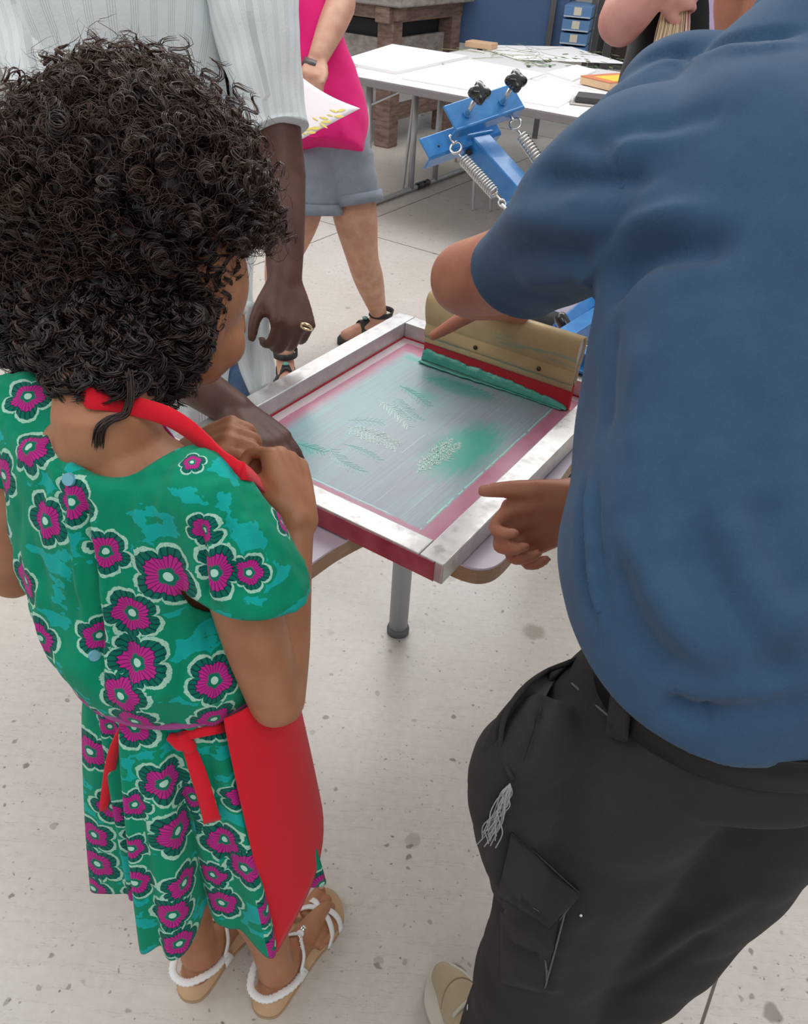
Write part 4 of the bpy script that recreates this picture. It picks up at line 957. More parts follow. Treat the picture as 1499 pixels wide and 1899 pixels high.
# skirt
def skirt_r(t_, z): return 1
hemC = A(-0.242, 0.604, 0)
rings = []
nS = 320; zt, zb_ = 0.705, 0.345
for i in range(61):
    k_ = i/60; z = zt+(zb_-zt)*k_; C_ = wC*A(1, 1, 0)*(1-k_)+hemC*k_; a_ = 0.100+0.034*k_**0.8; b_ = 0.082+0.042*k_**0.8; rr_ = []
    for j in range(nS):
        t_ = 2*math.pi*j/nS
        am = 0.004+0.025*k_**0.9
        w_ = math.sin(8*t_+2.2+0.7*math.sin(2*t_)+0.3*k_)+0.45*math.sin(17*t_+1.3+k_)+0.25*math.sin(31*t_+2)*(1-k_*0.6)
        am *= 1-0.55*max(0, math.sin(t_+0.3))
        pinch = 1-0.04*math.exp(-(k_/0.08)**2)
        R1 = math.cos(t_)*a_; R2 = math.sin(t_)*b_; rad_ = math.hypot(R1, R2); n2 = A(R1, R2)/rad_
        rv = rad_*pinch+am*w_
        zz = z-(0.018*k_**3)*w_*0.7
        rr_.append(C_+WS*n2[0]*rv+WF*n2[1]*rv+A(0, 0, zz))
    rings.append(np.array(rr_))
V, Fc = loft(rings, False)
skt = mkmesh('skirt', V, Fc, DRESS, girl); flower_uv(skt, flowers_s, 36, 2); thick(skt, 0.002, -1)
# mauve waist piping
MAUV = cloth('mauve_piping', (0.36, 0.075, 0.24))
P = [wC+A(0, 0, 0.002)+WS*math.cos(t_)*0.1195+WF*math.sin(t_)*0.0965 for t_ in np.linspace(0, 2*math.pi, 49)]
mkmesh('waist_piping', *tube(P, 0.0042, 8, 2, side=BZ, flat=1.0, caps=False), MAUV, girl)
# apron: panel round the right hip, neck strap, tied ends
apr = None
arings = []
for i in range(26):
    k_ = i/25; z = 0.725+(0.325-0.725)*k_; C_ = wC*A(1, 1, 0)*(1-k_)+hemC*k_; a_ = 0.138+0.018*k_**0.8; b_ = 0.114+0.058*k_**0.8; rr_ = []
    t0 = math.radians(-46+10*k_**1.1); t1 = math.radians(150)
    for j in range(41):
        t_ = t0+(t1-t0)*j/40; w_ = 0.004*math.sin(5*t_+1)*k_
        rr_.append(C_+WS*math.cos(t_)*(a_+w_)+WF*math.sin(t_)*(b_+w_)+A(0, 0, z-0.03*max(0, 1-j/10)*k_+0.10*k_*min(1, j/14)))
    arings.append(np.array(rr_))
V = np.vstack(arings); Fc = grid_faces(26, 41, False)
apr = mkmesh('apron', V, Fc, RED, girl); thick(apr, 0.0022, 1)
bibr = []
for i in range(12):
    k_ = i/11; C_ = wC*(1-k_)+(gC+A(0, 0, -0.10))*k_; rr_ = []
    hw = 0.115-0.035*k_
    for j in range(15):
        x = (j/14*2-1)*hw; F_ = nrm(WF*(1-k_)+GF*k_); S_ = nrm(WS*(1-k_)+GS*k_)
        rr_.append(C_+S_*x+F_*(0.114-0.4*x*x/0.1)+A(0, 0, 0.02))
    bibr.append(np.array(rr_))
bib = mkmesh('apron_bib', np.vstack(bibr), grid_faces(12, 15, False), RED, girl); thick(bib, 0.002, 1)
bb2 = BVHTree.FromPolygons([tuple(v) for v in np.vstack([np.array([v.co[:] for v in gbody.data.vertices])])], [tuple(p.vertices) for p in gbody.data.polygons])
def on(u, v, off=0.004, bs=(bb2, bb)):
    hs_ = [h for h in (cast(b_, u, v) for b_ in bs) if h]
    h = min(hs_, key=lambda q_: (q_[0]-CAMP)@fw); return h[0]+nrm(CAMP-h[0])*off*0.5+h[1]*off*0.5
stp = [(165, 738), (215, 746), (260, 756), (310, 772), (352, 797), (392, 832), (432, 866)]
ds_ = []
for u, v in stp:
    h_ = [q_ for q_ in (cast(b_, u, v) for b_ in (bb2, bb)) if q_]; ds_.append(min((q_[0]-CAMP)@fw for q_ in h_) if h_ else np.nan)
ds_ = np.array(ds_); xs_ = np.arange(len(ds_)); ok_ = ~np.isnan(ds_); cf_ = np.polyfit(xs_[ok_], ds_[ok_], 2); ft_ = np.polyval(cf_, xs_)
ft_ -= np.nanmax(ft_-ds_)*0.7+0.002
SPt = [pt(128, 716, ft_[0]+0.035), pt(142, 725, ft_[0]+0.016)]+[pt(u, v, d_) for (u, v), d_ in zip(stp, ft_)]; SPt.append(pt(464, 880, ft_[-1]+0.02)); SPt.append(pt(490, 905, 0.955))
SPt = catmull(np.array(SPt), 3)
mkmesh('apron_neck_strap', *strip(SPt, [nrm(iv(0.35, 1, 0.15))]*len(SPt), np.linspace(0.021, 0.017, len(SPt)), 0.0028, 3), RED, girl)
bb3 = BVHTree.FromPolygons([v.co[:] for v in skt.data.vertices], [tuple(p.vertices) for p in skt.data.polygons])
def onS(u, v, off=0.008):
    h = cast(bb3, u, v) or cast(bb, u, v); return h[0]+nrm(CAMP-h[0])*off
P = [onS(*q_, 0.011) for q_ in ((236, 1332), (222, 1362), (208, 1405), (200, 1455), (191, 1503))]
mkmesh('apron_tie', *strip(P, [nrm(iv(1, 0.15, 0.5))]*5, [0.006, 0.010, 0.013, 0.014, 0.009], 0.003, 5), RED, girl)
P = [onS(*q_, 0.013) for q_ in ((338, 1372), (352, 1392), (368, 1435), (382, 1480), (394, 1523))]
mkmesh('apron_tie', *strip(P, [nrm(iv(1, -0.25, 0.2))]*5, [0.010, 0.015, 0.019, 0.019, 0.021], 0.003, 5), RED, girl)
P = [onS(*q_, 0.012) for q_ in ((318, 1368), (335, 1376), (348, 1382))]
mkmesh('apron_knot', *merge([tube(P, [0.006, 0.010, 0.008], 12, 3), tube([onS(340, 1366, 0.014), onS(352, 1386, 0.016)], [0.007, 0.008], 12, 1), strip([onS(325, 1370, 0.01), onS(352, 1362, 0.012), onS(400, 1352, 0.010), onS(430, 1345, 0.012)], [nrm(iv(0.2, 1, 0))]*4, 0.012, 0.0025)]), RED, girl)

# sandals
def sandal(h, d, s, label_side):
    r0 = mkmesh('sandal', *prism(smooth_outline([(-0.012, 0.0), (0.004, 0.026), (0.05, 0.029), (0.11, 0.031), (0.155, 0.039), (0.192, 0.031), (0.214, 0.004), (0.215, -0.022), (0.190, -0.041), (0.14, -0.037), (0.08, -0.026), (0.03, -0.029), (0.0, -0.024)], 5), h+A(0, 0, 0.003), d, s, BZ, 0.013), CORK, girl)
    mkmesh('outsole', *prism(smooth_outline([(-0.013, 0.0), (0.004, 0.027), (0.05, 0.030), (0.11, 0.032), (0.155, 0.040), (0.192, 0.032), (0.215, 0.004), (0.216, -0.022), (0.190, -0.042), (0.14, -0.038), (0.08, -0.027), (0.03, -0.030), (0.0, -0.025)], 5), h, d, s, BZ, 0.004), M_('pale_outsole', (0.45, 0.29, 0.17), 0.7), r0)
    b = 0.016
    def q_(x, y, z): return h+d*x+s*y+A(0, 0, z)
    # elasticated heel strap
    P = [q_(0.062, -0.031, b+0.034), q_(0.032, -0.035, b+0.050), (q_(-0.002, -0.020, b+0.058)), q_(-0.011, 0.0, b+0.060), q_(-0.002, 0.020, b+0.058), q_(0.032, 0.036, b+0.050), q_(0.062, 0.034, b+0.034)]
    V, Fc = tube(P, 0.0062, 12, 9, side=BZ, flat=0.5, caps=True)
    N_ = normals(V, Fc); ph = np.arange(len(V))//12
    V = V+N_*(0.0007*np.where(ph % 2 == 0, 1, -1))[:, None]; mkmesh('heel_strap', V, Fc, WHITE_L, r0)
    for sg in (-1, 1):
        P = [q_(0.070, sg*0.031, b-0.004), q_(0.066, sg*0.036, b+0.018), q_(0.062, sg*0.033, b+0.040)]
        mkmesh('side_tab', *strip(P, [d]*3, [0.020, 0.018, 0.013], 0.003), WHITE_L, r0)
        P = [q_(0.062, sg*0.033, b+0.040), q_(0.078, sg*0.027, b+0.056), q_(0.094, sg*0.010, b+0.060), q_(0.105, 0, b+0.053)]
        mkmesh('ankle_strap', *strip(P, [nrm(d*0.7-BZ*0.6)]*4, [0.010, 0.007, 0.006, 0.006], 0.003), WHITE_L, r0)
        # crossing toe straps
        P = [q_(0.163, -0.002, b+0.033), q_(0.158, sg*0.020, b+0.031), q_(0.146, sg*0.037, b+0.018), q_(0.132, sg*0.041, b-0.002)]
        mkmesh('toe_strap', *strip(P, [nrm(d-BZ*0.15)]*4, [0.009, 0.0095, 0.010, 0.011], 0.003), WHITE_L, r0)
        P = [q_(0.166, -0.004, b+0.033), q_(0.172, sg*0.018, b+0.029), q_(0.172, sg*0.033, b+0.017), q_(0.166, sg*0.043, b-0.002)]
        mkmesh('toe_strap', *strip(P, [nrm(d-BZ*0.15)]*4, [0.009, 0.010, 0.010, 0.012], 0.003), WHITE_L, r0)
    for k_ in range(6):
        x = 0.104+k_*0.0105; zc = b+0.056-k_*0.0036
        mkmesh('bead', *ball(q_(x, 0.0008*(-1)**k_, zc), d*0.0062, s*(0.0052 if k_ % 2 else 0.0066), BZ*0.0042, 12, 8), SILV if k_ % 2 else WHITE_L, r0)
    for k_ in range(3): mkmesh('bead', *ball(q_(0.098-k_*0.006, (0.004+k_*0.006)*1, b+0.060-k_*0.001), d*0.0036, s*0.0036, BZ*0.0036, 10, 6), SILV, r0)
sandal(rh-rd_*0.004, rd_, rs_, 'right'); sandal(lh-ld_*0.004, ld_, ls_, 'left')

# hair: hundreds of corkscrew curls over a dark core, with loose frizz round the edge
HAIR = M_('dark_curly_hair', (0.018, 0.011, 0.009), 0.42, spec=0.4); q = NB(HAIR)
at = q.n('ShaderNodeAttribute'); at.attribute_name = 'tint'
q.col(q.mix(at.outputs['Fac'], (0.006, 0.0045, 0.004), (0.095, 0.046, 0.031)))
HCC = pt(240, 428, 0.945)
hr_, hu_, hd_ = 0.153, 0.170, 0.145
hx_, hy_, hz_ = nrm(rt*0.98+up*0.05), nrm(up+fw*0.1), None; hz_ = np.cross(hx_, hy_)
core = [ball(HCC, hx_*hr_*0.86, hy_*hu_*0.86, hz_*hd_*0.86, 40, 26), ball(pt(120, 560, 0.93), hx_*0.085, hy_*0.09, hz_*0.085), ball(pt(300, 600, 0.905), hx_*0.055, hy_*0.075, hz_*0.05), ball(pt(215, 615, 0.865), hx_*0.098, hy_*0.060, hz_*0.055), ball(pt(168, 635, 0.80), hx_*0.050, hy_*0.042, hz_*0.036)]
V, Fc = remesh(core, 0.008, 6); V = rumple(V, Fc, 0.018, 22)
hair = mkmesh('hair', V, Fc, HAIR, girl); at_ = hair.data.attributes.new('tint', 'FLOAT', 'POINT')
hbv = BVHTree.FromPolygons([tuple(v) for v in V], Fc); hN = normals(V, Fc)
CV, CFc, CT = [], [], []; off_ = 0
faceax = nrm(hf-hu*0.15+hs*0.35)
def add_curl(Pc, wr, tint, n=4):
    global off_
    T = np.gradient(Pc, axis=0); T /= np.maximum(np.linalg.norm(T, axis=1)[:, None], 1e-9)
    a = np.cross(T, A(0.31, 0.22, 0.92)); a /= np.maximum(np.linalg.norm(a, axis=1)[:, None], 1e-9); b = np.cross(T, a)
    t = np.linspace(0, 2*math.pi, n, endpoint=False); m_ = len(Pc)
    wrs = wr*np.minimum(1, (m_-np.arange(m_))/4)[:, None, None]
    R_ = Pc[:, None, :]+(a[:, None, :]*np.cos(t)[None, :, None]+b[:, None, :]*np.sin(t)[None, :, None])*wrs
    CV.append(R_.reshape(-1, 3)); i = np.arange(m_-1)[:, None]*n; j = np.arange(n)[None, :]
    q_ = np.stack([off_+i+j, off_+i+(j+1) % n, off_+i+n+(j+1) % n, off_+i+n+j], -1).reshape(-1, 4); CFc.append(q_); CT.append(np.full(m_*n, tint)); off_ += m_*n
FACEP = np.array([(452, 505), (480, 462), (530, 470), (530, 640), (430, 745), (352, 745), (362, 700), (398, 640), (428, 580)], float)
def uvof(p_):
    d = p_-CAMP; z_ = d@fw; return CX+F*(d@rt)/z_, CY-F*(d@up)/z_
def inface(p_):
    x, y = uvof(p_); ins = False; n_ = len(FACEP)
    for i_ in range(n_):
        x1, y1 = FACEP[i_]; x2, y2 = FACEP[(i_+1) % n_]
        if (y1 > y) != (y2 > y) and x < (x2-x1)*(y-y1)/(y2-y1)+x1: ins = not ins
    return ins
def curl(P0, d0, Ln, R_, pitch, wr, strands, tint, droop=0.6, frizz=0.0):
    m_ = int(max(12, Ln/pitch*9)); ss = np.linspace(0, 1, m_); d = d0.copy(); pos = P0.copy(); cl_ = [pos.copy()]; st = Ln/m_
    for i in range(m_-1):
        d = nrm(d+A(0, 0, -droop)*st*12+RNG.normal(0, 0.05, 3)); pos = pos+d*st; cl_.append(pos.copy())
    cl_ = np.array(cl_)
    if inface(cl_[0]) or inface(cl_[-1]) or inface(cl_[len(cl_)//2]): return
    T = np.gradient(cl_, axis=0); T /= np.linalg.norm(T, axis=1)[:, None]
    a = np.cross(T, A(0.2, 0.9, 0.3)); a /= np.linalg.norm(a, axis=1)[:, None]; b = np.cross(T, a); ph0 = RNG.uniform(0, 6.28); hand_ = RNG.choice([-1, 1])
    for s_i in range(strands):
        ph = ph0+hand_*ss*Ln/pitch*2*math.pi+RNG.normal(0, 0.22); rr_ = R_*(0.35+0.65*np.minimum(1, ss*4))*RNG.uniform(0.85, 1.15)
        sh_ = RNG.normal(0, wr*1.7, 3)
        Pc = cl_+a*(np.cos(ph)*rr_)[:, None]+b*(np.sin(ph)*rr_)[:, None]+sh_
        if frizz: Pc = Pc+RNG.normal(0, frizz, Pc.shape)
        add_curl(Pc, wr*RNG.uniform(0.8, 1.2), min(1, max(0, tint+RNG.normal(0, 0.06))), 4)
def seeds(n):
    out = []
    while len(out) < n:
        v = nrm(RNG.normal(0, 1, 3)); 
        p_ = HCC+hx_*v[0]*hr_*0.80+hy_*v[1]*hu_*0.80+hz_*v[2]*hd_*0.80
        nn_ = nrm(hx_*v[0]/hr_+hy_*v[1]/hu_+hz_*v[2]/hd_); out.append((p_, nn_, v))
    return out
def faceclear(p_): 
    w_ = p_-head_c; return w_@faceax > 0.045 and (w_@hu) < 0.055
for p_, nn_, v in seeds(2300):
    if faceclear(p_): continue
    topn = max(0, v[1]); dn = max(0, -v[1])
    vis_ = nn_@nrm(CAMP-p_)
    if vis_ < -0.55: continue
    d0 = nrm(nn_*(0.75+0.5*topn)+RNG.normal(0, 0.25, 3)+A(0, 0, -0.55-0.3*dn+0.5*topn))
    tint = 0.10+0.45*max(0, 1-vis_*1.6)+0.25*max(0, v[1])+0.15*RNG.random()+0.35*(RNG.random() < 0.10)  # brown highlights put into the tint towards the rim and crown
    curl(p_, d0, RNG.uniform(0.055, 0.095)*(0.85 if topn > 0.3 else 1.0), RNG.uniform(0.0055, 0.0095), RNG.uniform(0.012, 0.019), 0.00075, 6, tint, 0.25+0.7*(1-topn))
# low hanging ringlets at the nape and the left side
for i in range(950):
    u, v = RNG.uniform(5, 400), RNG.uniform(520, 705)
    if u > 330 and v < 560: continue
    d_ = 0.945-0.10*math.sqrt(max(0, 1-((u-200)/270)**2))-0.01+RNG.uniform(0, 0.05)
    lim = 692 if u < 95 else (752 if u < 230 else 748 if u < 330 else 700)
    if v > lim-15: continue
    for b_ in (bb2, hbv):
        hb_ = cast(b_, u, v); d_ = min(d_, (hb_[0]-CAMP)@fw-RNG.uniform(0.004, 0.022)) if hb_ else d_
    p_ = pt(u, v, d_); Ln = min(0.075, max(0.02, (lim-v)*d_/F*RNG.uniform(0.75, 1.05)))
    curl(p_, nrm(A(RNG.normal(0, 0.2), RNG.normal(0, 0.2), -1)), Ln, RNG.uniform(0.0065, 0.0110), RNG.uniform(0.018, 0.027), 0.00085, 7, 0.06+0.30*RNG.random()**2, 1.0)
# cheek side ringlets
for u, v, ln_ in ((452, 520, 0.05), (440, 555, 0.05), (420, 590, 0.05), (405, 560, 0.07), (392, 620, 0.05), (375, 600, 0.07), (462, 480, 0.05), (352, 650, 0.05), (340, 620, 0.07), (430, 500, 0.07), (410, 520, 0.07), (385, 560, 0.08), (322, 680, 0.045), (330, 650, 0.06), (478, 470, 0.04), (470, 500, 0.035)):
    for k_ in range(4): curl(pt(u+RNG.normal(0, 7), v+RNG.normal(0, 7), 0.885+RNG.uniform(-0.01, 0.02)), nrm(A(RNG.normal(0, 0.25), RNG.normal(0, 0.2), -1)), ln_*RNG.uniform(0.7, 1.1), 0.0075, 0.016, 0.0009, 5, 0.2+0.15*RNG.random(), 0.8)
# one long loose lock down the neck, thicker at its end
def over(u, v, off):
    h_ = [q_ for q_ in (cast(b_, u, v) for b_ in (bb2, bb, hbv)) if q_]; d = min((q_[0]-CAMP)@fw for q_ in h_) if h_ else 0.86
    return pt(u, v, d-off)
lk = [over(238, 690, 0.02), over(240, 735, 0.016), over(232, 765, 0.012), over(205, 775, 0.010), over(187, 792, 0.008), over(182, 826, 0.006)]
for k_ in range(26):
    Pc = catmull(np.array(lk), 7)+RNG.normal(0, 0.0019, 3); Pc = Pc+np.linspace(0, 1, len(Pc))[:, None]*RNG.normal(0, 0.002, 3)
    add_curl(Pc, 0.0009, 0.25, 4)
# frizz halo
for p_, nn_, v in seeds(3600):
    if faceclear(p_) or nn_@nrm(CAMP-p_) < -0.6: continue
    sv = p_+nn_*RNG.uniform(0.015, 0.040)
    curl(sv, nrm(nn_+RNG.normal(0, 0.6, 3)), RNG.uniform(0.03, 0.065), RNG.uniform(0.006, 0.014), RNG.uniform(0.02, 0.05), 0.00028, 1, 0.45+0.3*RNG.random(), 0.05, 0.0006)
for i in range(34):   # loose loops on the crown
    u = RNG.uniform(60, 480); p_ = pt(u, 150+abs(u-250)**2/520+RNG.uniform(-20, 20), 0.97+RNG.uniform(-0.05, 0.05))
    curl(p_, nrm(up+rt*(u-240)/300+RNG.normal(0, 0.3, 3)), RNG.uniform(0.035, 0.06), RNG.uniform(0.008, 0.013), RNG.uniform(0.02, 0.03), 0.0007, 4, 0.5, 0.0)
V = np.vstack(CV); Fq = np.vstack(CFc); T_ = np.concatenate(CT)
def fastmesh(name, V, Fq, mat, parent, attr=None):
    me = bpy.data.meshes.new(name); me.vertices.add(len(V)); me.vertices.foreach_set('co', V.astype(np.float32).ravel()); me.loops.add(Fq.size); me.loops.foreach_set('vertex_index', Fq.astype(np.int32).ravel())
    me.polygons.add(len(Fq)); me.polygons.foreach_set('loop_start', (np.arange(len(Fq))*4).astype(np.int32)); me.polygons.foreach_set('use_smooth', [True]*len(Fq)); me.update(calc_edges=True)
    if attr is not None:
        a_ = me.attributes.new('tint', 'FLOAT', 'POINT'); a_.data.foreach_set('value', attr.astype(np.float32))
    me.materials.append(mat); o = bpy.data.objects.new(name, me); COL.objects.link(o); o.parent = parent; o.matrix_parent_inverse = PINV.get(parent.name, Matrix.Identity(4)); return o
crl = fastmesh('curls', V, Fq, HAIR, hair, T_); crl['kind'] = 'stuff'
print('hair verts', len(V))

def bvh_of(*objs):
    Vs = []; Fs = []; n = 0
    for o in objs:
        Vs += [v.co[:] for v in o.data.vertices]; Fs += [tuple(i+n for i in p.vertices) for p in o.data.polygons]; n = len(Vs)
    return BVHTree.FromPolygons(Vs, Fs)
def patch(name, bv, corners, mat, par, off=0.004, t=0.003, n=14, m_=10, puff=0.0):
    c = [A(*q_) for q_ in corners]; V, ok = [], {}
    for i in range(n+1):
        for j in range(m_+1):
            a, b = i/n, j/m_; p_ = (c[0]*(1-a)+c[1]*a)*(1-b)+(c[3]*(1-a)+c[2]*a)*b
            h = cast(bv, *p_)
            if h is None: continue
            ok[(i, j)] = len(V); V.append(h[0]+h[1]*(off+puff*math.sin(math.pi*a)*math.sin(math.pi*b)))
    Fc = []
    for i in range(n):
        for j in range(m_):
            k_ = [(i, j), (i+1, j), (i+1, j+1), (i, j+1)]
            if all(q_ in ok for q_ in k_) and max(np.linalg.norm(V[ok[k_[x]]]-V[ok[k_[(x+1) % 4]]]) for x in range(4)) < 0.05: Fc.append(tuple(ok[q_] for q_ in k_))
    o = mkmesh(name, V, Fc, mat, par); thick(o, t, 0); return o
def seam(name, bv, path, wr, mat, par, off=0.001, k=6):
    P = [h[0]+h[1]*off for h in (cast(bv, *q_) for q_ in path) if h]
    return mkmesh(name, *tube(P, wr, 6, k), mat, par)
def head_parts(c, f, s, u, sc=1.0):
    P = [ball(c+u*0.02*sc-f*0.015*sc, s*0.077*sc, f*0.095*sc, u*0.095*sc, 28, 18), ball(c+f*0.035*sc-u*0.045*sc, s*0.058*sc, f*0.060*sc, u*0.075*sc, 24, 16),
         ball(c+f*0.070*sc-u*0.105*sc, s*0.030*sc, f*0.028*sc, u*0.024*sc), ball(c+f*0.106*sc-u*0.03*sc, s*0.015*sc, f*0.018*sc, u*0.014*sc), tube([c+f*0.088*sc+u*0.012*sc, c+f*0.106*sc-u*0.025*sc], [0.009*sc, 0.012*sc], 10, 1),
         ball(c+f*0.090*sc-u*0.068*sc, s*0.024*sc, f*0.012*sc, u*0.009*sc)]
    for sg in (-1, 1): P.append(ball(c+s*sg*0.078*sc-u*0.02*sc-f*0.005*sc, s*0.010*sc, f*0.020*sc, u*0.032*sc))
    return P

# ------------------------------------------------------------------ the man in the blue T-shirt
man = root('man', (0.25, 0.45, 0), 'man in a faded blue T-shirt and worn black trousers, bending over and pulling the squeegee', 'person')
mF, mS = nrm(A(-0.30, 0.954, 0)), nrm(A(0.954, 0.30, 0))
bC, cC, nC = A(0.335, 0.53, 0.95), A(0.375, 0.885, 1.312), A(0.40, 0.975, 1.396)
spn = nrm(cC-bC); mD = nrm(np.cross(spn, mS)); mD = mD if mD[1] > 0 else -mD
mk = []
mk.append(torso([(bC-A(0, 0, 0.10), mS*0.12, mF*0.09), (bC, mS*0.125, mF*0.09), (bC*0.5+cC*0.5, mS*0.135, mD*0.09), (cC-spn*0.04, mS*0.15, mD*0.08), (cC+spn*0.02, mS*0.12, mD*0.06), (nC, mS*0.06, mD*0.055)], 36, 5))
mh = pt(1440, -95, 1.0); mhf = nrm(A(-0.25, 0.80, -0.62)); mhs = nrm(np.cross(mhf, BZ)); mhu = nrm(np.cross(mhs, mhf))
mk.append(tube([nC-spn*0.05, nC+spn*0.02, mh-mhu*0.09-mhf*0.03, mh-mhf*0.01], [0.075, 0.068, 0.064, 0.06], 24, 4)); mk += head_parts(mh, mhf, mhs, mhu)
lS_ = pt(1195, 345, 0.80); E1 = pt(864, 518, 1.09); W1 = pt(928, 564, 1.335)
mk.append(tube([lS_, pt(1080, 420, 0.86), pt(957, 495, 1.0), E1], [0.060, 0.056, 0.056, 0.051], 22, 5))
mk.append(tube([E1+nrm(E1-W1)*0.004, E1+(W1-E1)*0.3, E1+(W1-E1)*0.7, W1], [0.050, 0.047, 0.036, 0.028], 22, 5))
hp, lh_ = hand(W1, nrm(-dp*0.8-SX*0.25-up_s*0.35), nrm(up_s*0.9-dp*0.35), -1, 0.20, ((30, 60, 40), (32, 62, 42), (34, 64, 42), (36, 64, 42)), (0.10, 0.75, -0.80), (-0.05, 0.75, -0.80)); mk += hp
rS_m = cC+mS*0.17-A(0, 0, 0.03); W2 = pt(1085, 925, 1.035); E2 = A(0.50, 0.88, 0.93)
mk.append(tube([rS_m, rS_m*0.5+E2*0.5, E2], [0.058, 0.052, 0.043], 20, 5)); mk.append(tube([E2, E2*0.6+W2*0.4, W2], [0.044, 0.040, 0.029], 20, 5))
h2f = nrm(pt(1005, 962, 1.05)-W2); hp, rh_ = hand(W2, h2f, nrm(fw*0.85+up*0.45), -1, 0.195, ((50, 60, 35), (56, 66, 38), (60, 68, 40), (62, 66, 40)), (0.92, 0.62, -0.02), (1.0, 0.42, 0.05)); mk += hp
lHp, rHp = A(0.245, 0.51, 0.85), A(0.405, 0.52, 0.85)
lKn2, lAn2 = pz(1050, 1665, 0.50), pz(925, 1985, 0.08); rKn2, rAn2 = pz(1235, 1690, 0.46), pz(1060, 1925, 0.08)
for h_, k_, a_ in ((lHp, lKn2, lAn2), (rHp, rKn2, rAn2)): mk.append(tube([h_, h_*0.5+k_*0.5, k_, k_*0.5+a_*0.5, a_], [0.075, 0.065, 0.052, 0.05, 0.035], 18, 4))
V, Fc = remesh(mk, 0.005, 4); mbody = mkmesh('body', V, Fc, SK_MAN, man)
mkmesh('thumbnail', *ball(rh_['p2']+nrm(rh_['thumb_tip']-rh_['p2'])*0.014+up*0.0068, nrm(rh_['thumb_tip']-rh_['p2'])*0.0075, nrm(np.cross(rh_['thumb_tip']-rh_['p2'], up))*0.0055, up*0.002), M_('nail_pale', (0.62, 0.36, 0.28), 0.3), man)
eyes(mh, mhf, mhs, mhu, man, 0.012, 0.032, 0.080, 0.0)
HAIRB = M_('short_dark_hair', (0.03, 0.018, 0.012), 0.6)
V, Fc = remesh([ball(mh+mhu*0.035-mhf*0.025, mhs*0.084, mhf*0.095, mhu*0.09)], 0.006, 2); V = rumple(V, Fc, 0.006, 60); mkmesh('hair', V, Fc, HAIRB, man)
# T-shirt
ts = [torso([(bC+A(-0.005, 0.0, -0.030), mS*0.178, mF*0.135), (bC+A(-0.005, 0.0, 0.0), mS*0.182, mF*0.142), (bC+A(0, 0.045, 0.055), mS*0.196, nrm(mF+mD)*0.150), (bC*0.62+cC*0.38, mS*0.198, mD*0.150), (bC*0.3+cC*0.7, mS*0.196, mD*0.142), (cC-spn*0.035, mS*0.186, mD*0.118), (cC+spn*0.025, mS*0.150, mD*0.085), (nC-spn*0.005, mS*0.085, mD*0.066)], 60, 6, 2.4)]
ts.append(tube([pt(1260, 370, 0.80), pt(1190, 375, 0.79), pt(1118, 405, 0.82), pt(1050, 445, 0.88), pt(990, 490, 0.96), pt(940, 527, 1.02)], [0.102, 0.102, 0.090, 0.074, 0.069, 0.070], 32, 5))
rcf = rS_m*0.45+E2*0.55
ts.append(ball(pt(1310, 180, 0.86), rt*0.10, up*0.060, fw*0.07)); ts.append(ball(pt(1225, 232, 0.84), rt*0.08, up*0.052, fw*0.06))
ts.append(tube([rS_m-mS*0.05, rS_m+mS*0.01, rcf+nrm(E2-rS_m)*0.03], [0.09, 0.085, 0.066], 28, 5))
V, Fc = remesh(ts, 0.0055, 26)
V = rumple(V, Fc, 0.010, 6, (1, 1, 1), 11)
